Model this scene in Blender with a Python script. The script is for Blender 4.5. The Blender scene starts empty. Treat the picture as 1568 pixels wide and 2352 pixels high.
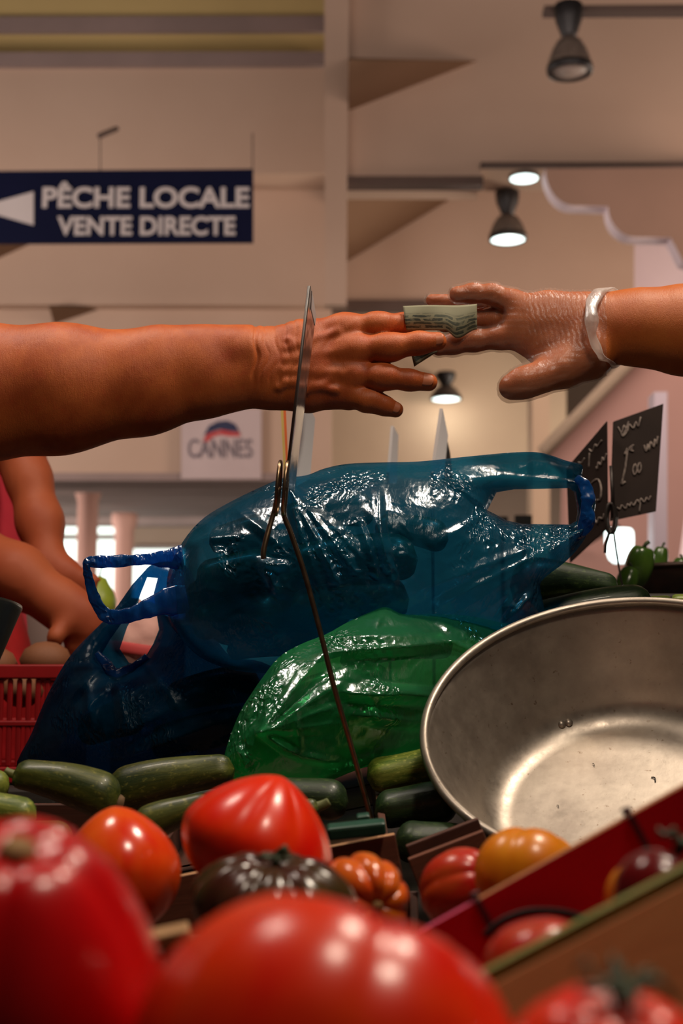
import bpy, bmesh, math, random
import numpy as np
from mathutils import Vector, Matrix, noise as mnoise
from mathutils.geometry import delaunay_2d_cdt

# ------------------------------------------------------------------ camera, world, lights, exposure
S = bpy.context.scene
COL = S.collection
random.seed(7)
F = 3300.0                       # focal length in pixels of the 1568 x 2352 frame
CAMZ = 1.05
PITCH = math.atan((1600 - 1176) / F)
CT, ST = math.cos(PITCH), math.sin(PITCH)

cd = bpy.data.cameras.new('camera')
cam = bpy.data.objects.new('camera', cd)
COL.objects.link(cam)
cam.location = (0, 0, CAMZ)
cam.rotation_euler = (math.pi / 2 + PITCH, 0, 0)
cd.sensor_fit = 'VERTICAL'
cd.sensor_height = 22.3
cd.sensor_width = 14.9
cd.lens = F / 2352 * 22.3
cd.clip_start = 0.02
cd.clip_end = 200
cd.dof.use_dof = True
cd.dof.focus_distance = 1.32
cd.dof.aperture_fstop = 4.8
S.camera = cam

S.view_settings.view_transform = 'Standard'
S.view_settings.look = 'None'
S.view_settings.gamma = 1
S.view_settings.exposure = 0.0
S.view_settings.use_curve_mapping = False
S.cycles.transparent_max_bounces = 24
S.cycles.max_bounces = 8
S.cycles.use_denoising = True

W = bpy.data.worlds.new('hall_ambient')
S.world = W
W.use_nodes = True
W.node_tree.nodes['Background'].inputs[0].default_value = (1.0, 0.82, 0.70, 1)
W.node_tree.nodes['Background'].inputs[1].default_value = 0.022


def area(name, loc, target, sx, sy, power, color):
    l = bpy.data.lights.new(name, 'AREA')
    l.shape = 'RECTANGLE'
    l.size, l.size_y = sx, sy
    l.energy = power
    l.color = color
    o = bpy.data.objects.new(name, l)
    COL.objects.link(o)
    o.location = loc
    o.rotation_euler = (Vector(target) - Vector(loc)).to_track_quat('-Z', 'Y').to_euler()
    return o


# lamps over the stall (above the frame) and unseen fill added for the hall
area('stall_lamp', (0.55, 1.20, 2.45), (0.15, 1.25, 1.1), 0.20, 0.20, 15, (1.0, 0.84, 0.66))
area('stall_lamp', (0.32, 0.38, 2.30), (0.05, 0.7, 1.0), 0.14, 0.14, 8, (1.0, 0.84, 0.66))
area('stall_lamp', (-0.55, 1.30, 2.60), (-0.7, 2.1, 1.2), 0.30, 0.30, 13, (1.0, 0.84, 0.70))  # extra unseen lamp, set here to brighten the shopper
area('hall_fill', (0.3, 4.2, 3.75), (0.3, 10.0, 3.8), 7.0, 1.2, 115, (1.0, 0.80, 0.72))
area('hall_fill', (-5.2, 8.2, 3.2), (-0.5, 13.0, 4.2), 2.0, 2.0, 150, (1.0, 0.83, 0.76))
area('hall_fill', (5.4, 8.6, 3.2), (0.8, 13.0, 4.0), 2.0, 2.0, 175, (1.0, 0.74, 0.61))
area('hall_fill', (6.2, 13.4, 2.4), (0.0, 15.6, 2.6), 1.6, 1.6, 330, (1.0, 0.86, 0.72))
area('gallery_fill', (-6.6, 14.6, 1.6), (-1.5, 18.5, 4.6), 1.6, 1.6, 150, (1.0, 0.90, 0.82))  # unseen light added to lift the dark gallery underside
area('gallery_fill', (-8.5, 20.0, 2.2), (-2.5, 29.0, 3.2), 2.0, 2.0, 480, (1.0, 0.93, 0.86))  # unseen light added to brighten the far wall below the gallery


def P(px, py, d):
    """the point of the place at depth y = d that shows at pixel (px, py)"""
    u = (px - 784) / F
    v = (1176 - py) / F
    k = d / (CT - v * ST)
    return Vector((k * u, d, CAMZ + k * (ST + v * CT)))


def PA(px, py, d):
    px, py, d = np.asarray(px, float), np.asarray(py, float), np.asarray(d, float)
    u = (px - 784) / F
    v = (1176 - py) / F
    k = d / (CT - v * ST)
    return np.stack([k * u, d + 0 * px, CAMZ + k * (ST + v * CT)], -1)


def M(px, d):
    return px * d / F


# ------------------------------------------------------------------ materials
def srgb(r, g, b):
    f = lambda c: (c / 255 / 12.92) if c / 255 <= 0.04045 else ((c / 255 + 0.055) / 1.055) ** 2.4
    return (f(r), f(g), f(b), 1)


def new_mat(name):
    m = bpy.data.materials.new(name)
    m.use_nodes = True
    nt = m.node_tree
    nt.nodes.clear()
    out = nt.nodes.new('ShaderNodeOutputMaterial')
    return m, nt, out


def N(nt, t, **kw):
    n = nt.nodes.new(t)
    for k, v in kw.items():
        if k.startswith('i_'):
            n.inputs[k[2:].replace('_', ' ')].default_value = v
        else:
            setattr(n, k, v)
    return n


def ramp(nt, fac, stops):
    r = nt.nodes.new('ShaderNodeValToRGB')
    e = r.color_ramp.elements
    while len(e) < len(stops):
        e.new(0.5)
    for el, (p, c) in zip(e, stops):
        el.position = p
        el.color = c
    nt.links.new(fac, r.inputs[0])
    return r.outputs[0]


def mixc(nt, fac, a, b, mode='MIX'):
    n = nt.nodes.new('ShaderNodeMix')
    n.data_type = 'RGBA'
    n.blend_type = mode
    for idx, v in ((0, fac), (6, a), (7, b)):
        if hasattr(v, 'is_linked') or hasattr(v, 'links'):
            nt.links.new(v, n.inputs[idx])
        else:
            n.inputs[idx].default_value = v
    return n.outputs[2]


def coords(nt, kind='Object', scale=(1, 1, 1), loc=(0, 0, 0)):
    tc = nt.nodes.new('ShaderNodeTexCoord')
    mp = nt.nodes.new('ShaderNodeMapping')
    mp.inputs['Scale'].default_value = scale
    mp.inputs['Location'].default_value = loc
    nt.links.new(tc.outputs[kind], mp.inputs[0])
    return mp.outputs[0]


def noise(nt, vec, scale, detail=3, rough=0.5, dist=0.0):
    n = nt.nodes.new('ShaderNodeTexNoise')
    n.inputs['Scale'].default_value = scale
    n.inputs['Detail'].default_value = detail
    n.inputs['Roughness'].default_value = rough
    n.inputs['Distortion'].default_value = dist
    nt.links.new(vec, n.inputs['Vector'])
    return n.outputs['Fac']


def bump(nt, h, strength, dist):
    b = nt.nodes.new('ShaderNodeBump')
    b.inputs['Strength'].default_value = strength
    b.inputs['Distance'].default_value = dist
    nt.links.new(h, b.inputs['Height'])
    return b.outputs[0]


def simple(name, c1, c2=None, scale=20, rough=0.6, metal=0.0, bumps=0.0, bdist=0.001, stretch=(1, 1, 1), spec=0.5, coat=0.0, sss=0.0, sssr=(1, .3, .1), emit=None, lo=0.35, hi=0.65, detail=4):
    m, nt, out = new_mat(name)
    p = N(nt, 'ShaderNodeBsdfPrincipled')
    p.inputs['Roughness'].default_value = rough
    p.inputs['Metallic'].default_value = metal
    p.inputs['Specular IOR Level'].default_value = spec
    p.inputs['Coat Weight'].default_value = coat
    p.inputs['Coat Roughness'].default_value = 0.12
    vec = coords(nt, 'Object', stretch)
    f = noise(nt, vec, scale, detail)
    if c2 is not None:
        nt.links.new(ramp(nt, f, [(lo, c1), (hi, c2)]), p.inputs['Base Color'])
    else:
        p.inputs['Base Color'].default_value = c1
    if bumps:
        nt.links.new(bump(nt, f, bumps, bdist), p.inputs['Normal'])
    if sss:
        p.inputs['Subsurface Weight'].default_value = sss
        p.inputs['Subsurface Radius'].default_value = sssr
        p.inputs['Subsurface Scale'].default_value = 0.006
    if emit:
        p.inputs['Emission Color'].default_value = emit[0]
        p.inputs['Emission Strength'].default_value = emit[1]
    nt.links.new(p.outputs[0], out.inputs[0])
    return m


def skin_mat(name, base, dark, red, hairs=True):
    m, nt, out = new_mat(name)
    p = N(nt, 'ShaderNodeBsdfPrincipled')
    vec = coords(nt, 'Object')
    big = noise(nt, vec, 28, 4, 0.6)
    c = ramp(nt, big, [(0.35, dark), (0.62, base)])
    blot = noise(nt, coords(nt, 'Object', (1, 1, 1), (3, 1, 2)), 60, 5, 0.7)
    c = mixc(nt, ramp(nt, blot, [(0.55, (0, 0, 0, 1)), (0.75, (0.55, 0.55, 0.55, 1))]), c, red)
    nt.links.new(c, p.inputs['Base Color'])
    p.inputs['Roughness'].default_value = 0.46
    p.inputs['Specular IOR Level'].default_value = 0.38
    p.inputs['Subsurface Weight'].default_value = 0.12
    p.inputs['Subsurface Radius'].default_value = (1, 0.3, 0.15)
    p.inputs['Subsurface Scale'].default_value = 0.004
    # pores and fine skin lines
    v = N(nt, 'ShaderNodeTexVoronoi', feature='DISTANCE_TO_EDGE')
    v.inputs['Scale'].default_value = 620
    nt.links.new(coords(nt, 'Object', (1, 1, 0.8)), v.inputs['Vector'])
    h1 = bump(nt, v.outputs['Distance'], 0.30, 0.0006)
    fine = noise(nt, coords(nt, 'Object', (160, 60, 38)), 4.0, 5, 0.7)
    b2 = nt.nodes.new('ShaderNodeBump')
    b2.inputs['Strength'].default_value = 0.35
    b2.inputs['Distance'].default_value = 0.0012
    nt.links.new(fine, b2.inputs['Height'])
    nt.links.new(h1, b2.inputs['Normal'])
    nt.links.new(b2.outputs[0], p.inputs['Normal'])
    nt.links.new(p.outputs[0], out.inputs[0])
    return m


def film_mat(name, tint, body, opacity=0.45, rough=0.22, gloss=0.5, bscale=120, patch=1.0):
    """thin polythene: tinted see-through film with a milky body and a sheen"""
    m, nt, out = new_mat(name)
    tr = N(nt, 'ShaderNodeBsdfTransparent')
    tr.inputs[0].default_value = tint
    df = N(nt, 'ShaderNodeBsdfDiffuse')
    df.inputs[0].default_value = body
    tl = N(nt, 'ShaderNodeBsdfTranslucent')
    tl.inputs[0].default_value = body
    m1 = N(nt, 'ShaderNodeMixShader')
    m1.inputs[0].default_value = 0.55
    nt.links.new(df.outputs[0], m1.inputs[1])
    nt.links.new(tl.outputs[0], m1.inputs[2])
    m2 = N(nt, 'ShaderNodeMixShader')
    vec = coords(nt, 'Object')
    op = noise(nt, vec, 14, 3)
    r = ramp(nt, op, [(0.3, (opacity * 0.8,) * 3 + (1,)), (0.7, (min(1, opacity * 1.2),) * 3 + (1,))])
    nt.links.new(r, m2.inputs[0])
    nt.links.new(tr.outputs[0], m2.inputs[1])
    nt.links.new(m1.outputs[0], m2.inputs[2])
    gl = N(nt, 'ShaderNodeBsdfGlossy')
    gl.inputs['Roughness'].default_value = rough
    gl.inputs[0].default_value = (0.85, 0.92, 1.0, 1)
    # crinkles: creased cells plus fine streaks
    v = N(nt, 'ShaderNodeTexVoronoi', feature='F1')
    v.inputs['Scale'].default_value = bscale * 0.55
    wv = noise(nt, vec, 30, 3)
    vm = N(nt, 'ShaderNodeVectorMath', operation='MULTIPLY_ADD')
    comb = N(nt, 'ShaderNodeCombineXYZ')
    nt.links.new(wv, comb.inputs[0])
    nt.links.new(wv, comb.inputs[2])
    nt.links.new(comb.outputs[0], vm.inputs[0])
    vm.inputs[1].default_value = (0.03, 0, 0.03)
    nt.links.new(vec, vm.inputs[2])
    nt.links.new(vm.outputs[0], v.inputs['Vector'])
    n2 = noise(nt, coords(nt, 'Object', (2.2, 1, 0.7)), bscale, 4, 0.6)
    v2 = N(nt, 'ShaderNodeTexVoronoi', feature='F1')
    v2.inputs['Scale'].default_value = bscale * 1.5
    mp2 = N(nt, 'ShaderNodeMapping')
    mp2.inputs['Scale'].default_value = (1.5, 1, 0.75)
    nt.links.new(vm.outputs[0], mp2.inputs[0])
    nt.links.new(mp2.outputs[0], v2.inputs['Vector'])
    pm = ramp(nt, noise(nt, coords(nt, 'Object', (1, 1, 1), (0.31, 0.2, 0.1)), 15, 3, 0.6), [(0.50, (0.04,) * 3 + (1,)), (0.60, (patch,) * 3 + (1,))])
    b0 = nt.nodes.new('ShaderNodeBump')
    b0.inputs['Distance'].default_value = 0.003
    nt.links.new(pm, b0.inputs['Strength'])
    nt.links.new(v2.outputs['Distance'], b0.inputs['Height'])
    b1n = nt.nodes.new('ShaderNodeBump')
    b1n.inputs['Strength'].default_value = 0.25
    b1n.inputs['Distance'].default_value = 0.0025
    nt.links.new(v.outputs['Distance'], b1n.inputs['Height'])
    nt.links.new(b0.outputs[0], b1n.inputs['Normal'])
    b1 = b1n.outputs[0]
    b2 = nt.nodes.new('ShaderNodeBump')
    b2.inputs['Strength'].default_value = 0.22
    b2.inputs['Distance'].default_value = 0.002
    nt.links.new(n2, b2.inputs['Height'])
    nt.links.new(b1, b2.inputs['Normal'])
    nt.links.new(b2.outputs[0], gl.inputs['Normal'])
    nt.links.new(b2.outputs[0], df.inputs['Normal'])
    fr = N(nt, 'ShaderNodeFresnel')
    fr.inputs['IOR'].default_value = 1.5
    nt.links.new(b2.outputs[0], fr.inputs['Normal'])
    mul = N(nt, 'ShaderNodeMath', operation='MULTIPLY_ADD')
    mul.inputs[1].default_value = gloss
    mul.inputs[2].default_value = 0.05 * gloss
    mul.use_clamp = True
    nt.links.new(fr.outputs[0], mul.inputs[0])
    m3 = N(nt, 'ShaderNodeMixShader')
    nt.links.new(mul.outputs[0], m3.inputs[0])
    nt.links.new(m2.outputs[0], m3.inputs[1])
    nt.links.new(gl.outputs[0], m3.inputs[2])
    nt.links.new(m3.outputs[0], out.inputs[0])
    return m


def courgette_mat(name, dark, light, streak):
    m, nt, out = new_mat(name)
    p = N(nt, 'ShaderNodeBsdfPrincipled')
    a = noise(nt, coords(nt, 'Object', (16, 120, 120)), 1.0, 6, 0.75)
    c = ramp(nt, a, [(0.40, dark), (0.62, light)])
    sp = noise(nt, coords(nt, 'Object', (190, 330, 330)), 1.0, 2, 0.6)
    c = mixc(nt, ramp(nt, sp, [(0.58, (0, 0, 0, 1)), (0.70, (0.7, 0.7, 0.7, 1))]), c, streak)
    nt.links.new(c, p.inputs['Base Color'])
    p.inputs['Roughness'].default_value = 0.42
    p.inputs['Coat Weight'].default_value = 0.08
    nt.links.new(bump(nt, a, 0.25, 0.002), p.inputs['Normal'])
    nt.links.new(p.outputs[0], out.inputs[0])
    return m


def tomato_mat(name, c_low, c_high, rough=0.2, mottled=0.5):
    m, nt, out = new_mat(name)
    p = N(nt, 'ShaderNodeBsdfPrincipled')
    f = noise(nt, coords(nt, 'Object', (1, 1, 0.6)), 26, 4, 0.55, 0.6)
    nt.links.new(ramp(nt, f, [(0.5 - mottled * 0.3, c_low), (0.5 + mottled * 0.3, c_high)]), p.inputs['Base Color'])
    p.inputs['Roughness'].default_value = rough
    p.inputs['Specular IOR Level'].default_value = 0.36
    p.inputs['Subsurface Weight'].default_value = 0.10
    p.inputs['Subsurface Radius'].default_value = (1, 0.10, 0.03)
    p.inputs['Subsurface Scale'].default_value = 0.006
    p.inputs['Coat Weight'].default_value = 0.12
    p.inputs['Coat Roughness'].default_value = 0.15
    g = noise(nt, coords(nt, 'Object'), 90, 3)
    nt.links.new(bump(nt, g, 0.06, 0.002), p.inputs['Normal'])
    nt.links.new(p.outputs[0], out.inputs[0])
    return m


def wood_mat(name, c1, c2, scale=(6, 60, 60), rough=0.65):
    m, nt, out = new_mat(name)
    p = N(nt, 'ShaderNodeBsdfPrincipled')
    f = noise(nt, coords(nt, 'Object', scale), 3.0, 5, 0.65, 0.8)
    nt.links.new(ramp(nt, f, [(0.3, c1), (0.7, c2)]), p.inputs['Base Color'])
    p.inputs['Roughness'].default_value = rough
    nt.links.new(bump(nt, f, 0.25, 0.001), p.inputs['Normal'])
    nt.links.new(p.outputs[0], out.inputs[0])
    return m


MT = {}
MT['skin_tan'] = skin_mat('skin_tan', (0.50, 0.118, 0.026, 1), (0.37, 0.070, 0.016, 1), (0.44, 0.058, 0.020, 1))
MT['skin_right'] = skin_mat('skin_brown', (0.44, 0.115, 0.022, 1), (0.37, 0.085, 0.016, 1), (0.42, 0.08, 0.024, 1))
MT['skin_back'] = simple('skin_shopper', (0.30, 0.058, 0.020, 1), (0.36, 0.085, 0.030, 1), 10, 0.6, spec=0.3)
MT['nail'] = simple('nail', (0.50, 0.15, 0.07, 1), (0.54, 0.18, 0.09, 1), 60, 0.38, spec=0.35)
MT['blue_film'] = film_mat('blue_polythene', (0.20, 0.72, 1.0, 1), (0.006, 0.115, 0.21, 1), 0.52, 0.20, 0.12)
MT['navy_film'] = film_mat('deep_blue_polythene', (0.07, 0.34, 0.62, 1), (0.003, 0.075, 0.16, 1), 0.58, 0.30, 0.08)
MT['strap_film'] = film_mat('blue_polythene_strap', (0.04, 0.22, 0.62, 1), (0.008, 0.12, 0.44, 1), 0.72, 0.24, 0.25)
MT['green_film'] = film_mat('green_polythene', (0.26, 0.85, 0.42, 1), (0.035, 0.34, 0.12, 1), 0.48, 0.21, 0.16)
MT['glove'] = film_mat('clear_vinyl', (0.97, 0.94, 0.91, 1), (0.66, 0.52, 0.44, 1), 0.13, 0.30, 0.22, 200, 0.08)
MT['glove_cuff'] = film_mat('clear_vinyl_folded', (0.9, 0.86, 0.84, 1), (0.78, 0.70, 0.66, 1), 0.46, 0.42, 0.14, 160, 0.2)
MT['wall'] = simple('hall_plaster', srgb(196, 170, 150), srgb(187, 160, 140), 1.2, 0.9, lo=0.2, hi=0.8, spec=0.2)
MT['tan_wall'] = simple('tan_plaster', srgb(206, 180, 152), srgb(198, 172, 146), 1.2, 0.9)
MT['shadow_tan'] = simple('tan_cast_shadow', srgb(118, 88, 64), srgb(112, 84, 60), 1.0, 0.9)  # darker tan for the wedges that paint in cast shadows
MT['yellow_wall'] = simple('yellow_plaster', srgb(206, 182, 122), srgb(198, 174, 116), 1.0, 0.9)
MT['dark_trim'] = simple('grey_brown_trim', srgb(92, 74, 66), srgb(84, 68, 60), 2.0, 0.8)
MT['grey_trim'] = simple('grey_trim', srgb(150, 130, 124), srgb(140, 122, 116), 2.0, 0.8)
MT['corbel'] = simple('corbel_plaster', srgb(164, 132, 114), srgb(156, 126, 108), 1.5, 0.9)
MT['pink_wall'] = simple('pink_plaster', srgb(226, 176, 160), srgb(216, 168, 154), 1.5, 0.9)
MT['lilac_wall'] = simple('pale_lilac_paint', srgb(238, 220, 226), srgb(230, 212, 220), 1.5, 0.85)
MT['sign_navy'] = simple('navy_enamel', (0.004, 0.006, 0.030, 1), (0.003, 0.005, 0.026, 1), 3, 0.7, spec=0.12)
MT['sign_white'] = simple('white_lettering', (0.62, 0.56, 0.54, 1), (0.58, 0.52, 0.5, 1), 3, 0.7)
MT['banner'] = simple('pale_banner', srgb(196, 178, 176), srgb(190, 172, 170), 3, 0.8)
MT['logo_navy'] = simple('logo_navy', (0.02, 0.025, 0.07, 1), (0.025, 0.03, 0.08, 1), 3, 0.7)
MT['logo_red'] = simple('logo_red', (0.50, 0.05, 0.05, 1), (0.45, 0.05, 0.05, 1), 3, 0.7)
MT['logo_grey'] = simple('logo_grey', (0.16, 0.13, 0.15, 1), (0.19, 0.16, 0.17, 1), 3, 0.7)
MT['black_metal'] = simple('black_metal', (0.006, 0.005, 0.005, 1), (0.010, 0.008, 0.008, 1), 30, 0.45)
MT['lamp_shade'] = simple('smoky_lamp_shade', (0.10, 0.075, 0.06, 1), (0.13, 0.10, 0.08, 1), 30, 0.3)
MT['lamp_glow'] = simple('lit_diffuser', (0.9, 1, 1, 1), None, emit=((0.82, 1.0, 0.97, 1), 2.6))
MT['lamp_off'] = simple('unlit_diffuser', (0.45, 0.36, 0.31, 1), (0.42, 0.34, 0.29, 1), 3, 0.5)
MT['daylight_pane'] = simple('daylit_window', (0.9, 1, 0.95, 1), None, emit=((0.86, 1.0, 0.93, 1), 1.5))
MT['aluminium'] = None
MT['brass_wire'] = simple('brassy_wire', (0.36, 0.25, 0.15, 1), (0.25, 0.16, 0.10, 1), 120, 0.28, 1.0)
MT['dark_wire'] = simple('dark_wire', (0.02, 0.016, 0.014, 1), (0.03, 0.022, 0.02, 1), 120, 0.4, 0.6)
MT['clear_card'] = film_mat('clear_sleeve', (0.72, 0.66, 0.62, 1), (0.42, 0.38, 0.36, 1), 0.50, 0.12, 1.0, 20)
MT['card_white'] = simple('white_card', (0.55, 0.5, 0.5, 1), (0.5, 0.46, 0.47, 1), 10, 0.4)
MT['card_grey'] = simple('grey_card', (0.30, 0.27, 0.28, 1), (0.26, 0.24, 0.25, 1), 10, 0.4)
MT['card_edge'] = simple('dark_card_edge', (0.035, 0.022, 0.018, 1), (0.05, 0.03, 0.025, 1), 30, 0.4)
MT['orange_plastic'] = simple('orange_edge', (0.65, 0.13, 0.03, 1), (0.6, 0.12, 0.03, 1), 30, 0.4)
MT['yellow_plastic'] = simple('yellow_edge', (0.55, 0.40, 0.12, 1), (0.5, 0.36, 0.1, 1), 30, 0.4)
MT['slate'] = simple('brown_black_slate', (0.022, 0.014, 0.012, 1), (0.030, 0.019, 0.016, 1), 14, 0.8, spec=0.2)
MT['chalk'] = simple('chalk', (0.24, 0.19, 0.165, 1), (0.12, 0.09, 0.08, 1), 220, 0.9, lo=0.4, hi=0.6)
MT['green_clamp'] = simple('dark_green_plastic', (0.006, 0.050, 0.030, 1), (0.010, 0.065, 0.040, 1), 60, 0.4)
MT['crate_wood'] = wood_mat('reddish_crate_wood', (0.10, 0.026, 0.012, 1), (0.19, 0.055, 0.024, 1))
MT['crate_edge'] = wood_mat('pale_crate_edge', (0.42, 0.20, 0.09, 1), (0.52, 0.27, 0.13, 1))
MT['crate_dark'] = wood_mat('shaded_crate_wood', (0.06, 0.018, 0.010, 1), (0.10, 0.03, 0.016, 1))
MT['red_paint'] = simple('crimson_paint', (0.44, 0.002, 0.012, 1), (0.38, 0.002, 0.010, 1), 8, 0.6, spec=0.25)
MT['pink_paint'] = simple('pink_edge_paint', (0.62, 0.05, 0.16, 1), (0.5, 0.04, 0.1, 1), 8, 0.5)
MT['plywood_edge'] = wood_mat('plywood_edge', (0.36, 0.13, 0.045, 1), (0.48, 0.20, 0.075, 1), (10, 40, 90))
MT['green_edge'] = simple('green_stained_edge', (0.14, 0.17, 0.030, 1), (0.22, 0.20, 0.045, 1), 60, 0.6)
MT['beige_ply'] = wood_mat('beige_plywood', (0.52, 0.19, 0.06, 1), (0.60, 0.25, 0.085, 1), (5, 30, 30))
MT['black_print'] = simple('black_print', (0.004, 0.003, 0.003, 1), (0.006, 0.004, 0.004, 1), 30, 0.6)
MT['seam'] = simple('dark_seam', (0.07, 0.006, 0.012, 1), (0.05, 0.004, 0.008, 1), 60, 0.6)
MT['tan_slat'] = wood_mat('tan_slat', (0.34, 0.17, 0.06, 1), (0.46, 0.25, 0.10, 1), (10, 60, 60))
MT['stall'] = wood_mat('dark_stall_boards', (0.012, 0.008, 0.006, 1), (0.022, 0.014, 0.010, 1))
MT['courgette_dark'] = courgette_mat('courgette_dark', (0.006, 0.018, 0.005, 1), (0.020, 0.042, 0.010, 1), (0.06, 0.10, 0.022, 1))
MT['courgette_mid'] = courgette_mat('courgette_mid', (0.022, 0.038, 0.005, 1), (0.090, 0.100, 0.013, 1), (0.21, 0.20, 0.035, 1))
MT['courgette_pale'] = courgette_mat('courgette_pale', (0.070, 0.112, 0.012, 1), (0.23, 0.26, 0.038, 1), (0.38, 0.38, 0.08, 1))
MT['courgette_stem'] = simple('courgette_stem', (0.10, 0.12, 0.03, 1), (0.17, 0.16, 0.05, 1), 90, 0.6, bumps=0.4)
MT['blossom_end'] = simple('corky_blossom_end', (0.20, 0.11, 0.05, 1), (0.12, 0.07, 0.03, 1), 150, 0.8)
MT['tomato_crimson'] = tomato_mat('tomato_crimson', (0.50, 0.0, 0.002, 1), (0.62, 0.003, 0.004, 1), 0.28)
MT['tomato_red'] = tomato_mat('tomato_red', (0.74, 0.008, 0.001, 1), (0.84, 0.045, 0.003, 1), 0.28)
MT['tomato_orange'] = tomato_mat('tomato_orange', (0.72, 0.030, 0.004, 1), (0.80, 0.105, 0.010, 1), 0.2)
MT['tomato_dark'] = tomato_mat('tomato_dark', (0.055, 0.006, 0.006, 1), (0.055, 0.035, 0.009, 1), 0.22)
MT['tomato_ribbed'] = tomato_mat('tomato_ribbed', (0.62, 0.06, 0.008, 1), (0.74, 0.19, 0.010, 1), 0.22, 0.4)
MT['tomato_yellow'] = tomato_mat('tomato_yellow', (0.66, 0.16, 0.006, 1), (0.76, 0.28, 0.008, 1), 0.3)
MT['tomato_striped'] = tomato_mat('tomato_striped', (0.46, 0.006, 0.008, 1), (0.48, 0.06, 0.010, 1), 0.3, 0.3)
MT['tomato_maroon'] = tomato_mat('tomato_maroon', (0.11, 0.003, 0.005, 1), (0.16, 0.006, 0.006, 1), 0.2)
MT['calyx'] = simple('green_calyx', (0.020, 0.034, 0.008, 1), (0.035, 0.050, 0.012, 1), 90, 0.6)
MT['scar'] = simple('stem_scar', (0.36, 0.20, 0.07, 1), (0.24, 0.12, 0.04, 1), 200, 0.8)
MT['coral_cloth'] = simple('coral_cloth', (0.92, 0.05, 0.085, 1), (0.86, 0.04, 0.08, 1), 30, 0.8, bumps=0.2, bdist=0.004)
MT['red_cloth'] = simple('red_apron', (0.46, 0.006, 0.008, 1), (0.40, 0.006, 0.006, 1), 30, 0.8, bumps=0.2, bdist=0.004)
MT['eye_white'] = simple('eye_white', (0.6, 0.55, 0.5, 1), (0.56, 0.5, 0.46, 1), 30, 0.3)
MT['lips'] = simple('lips', (0.32, 0.06, 0.05, 1), (0.28, 0.05, 0.04, 1), 30, 0.5)
MT['hair'] = simple('dark_hair', (0.012, 0.010, 0.008, 1), (0.02, 0.015, 0.012, 1), 60, 0.5, stretch=(1, 1, .1), bumps=0.5)
MT['red_plastic'] = simple('red_plastic', (0.30, 0.004, 0.006, 1), (0.26, 0.004, 0.005, 1), 30, 0.45)
MT['zinc'] = simple('zinc', (0.30, 0.29, 0.25, 1), (0.24, 0.23, 0.20, 1), 30, 0.35, 0.9)
MT['earthy'] = simple('earthy_skin', (0.16, 0.05, 0.018, 1), (0.22, 0.08, 0.03, 1), 40, 0.7, bumps=0.3)
MT['leaf'] = simple('dark_filler_leaf', (0.004, 0.012, 0.004, 1), (0.012, 0.028, 0.006, 1), 60, 0.6, bumps=0.4)
MT['pepper'] = simple('green_pepper_skin', (0.030, 0.075, 0.008, 1), (0.06, 0.12, 0.014, 1), 30, 0.25, coat=0.3)
MT['lime'] = simple('yellow_green_skin', (0.34, 0.42, 0.04, 1), (0.28, 0.36, 0.04, 1), 40, 0.4)
MT['rust_tray'] = simple('dark_tray', (0.022, 0.014, 0.010, 1), (0.05, 0.022, 0.014, 1), 40, 0.5, 0.5)
MT['pink_cloth'] = simple('pale_pink_wrap', (0.62, 0.34, 0.29, 1), (0.56, 0.29, 0.25, 1), 30, 0.7, bumps=0.3, bdist=0.006)
MT['red_band'] = simple('red_band', (0.50, 0.05, 0.05, 1), (0.44, 0.05, 0.05, 1), 30, 0.7)
MT['floor'] = simple('hall_floor', (0.10, 0.085, 0.075, 1), (0.13, 0.11, 0.1, 1), 4, 0.6)


def aluminium():
    m, nt, out = new_mat('worn_aluminium')
    p = N(nt, 'ShaderNodeBsdfPrincipled')
    vec = coords(nt, 'Object')
    a = noise(nt, vec, 22, 5, 0.65)
    c = ramp(nt, a, [(0.3, (0.32, 0.27, 0.23, 1)), (0.7, (0.46, 0.40, 0.34, 1))])
    s = noise(nt, coords(nt, 'Object', (1, 1, 1), (5, 2, 1)), 170, 3, 0.6)
    c = mixc(nt, ramp(nt, s, [(0.66, (0, 0, 0, 1)), (0.76, (0.75, 0.75, 0.75, 1))]), c, (0.16, 0.10, 0.06, 1))
    nt.links.new(c, p.inputs['Base Color'])
    p.inputs['Metallic'].default_value = 0.85
    r = noise(nt, vec, 60, 4, 0.7)
    nt.links.new(ramp(nt, r, [(0.3, (0.36,) * 3 + (1,)), (0.7, (0.52,) * 3 + (1,))]), p.inputs['Roughness'])
    sc = noise(nt, coords(nt, 'Object', (70, 50, 60)), 1.0, 4, 0.6)
    nt.links.new(bump(nt, sc, 0.14, 0.001), p.inputs['Normal'])
    nt.links.new(p.outputs[0], out.inputs[0])
    return m


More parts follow.
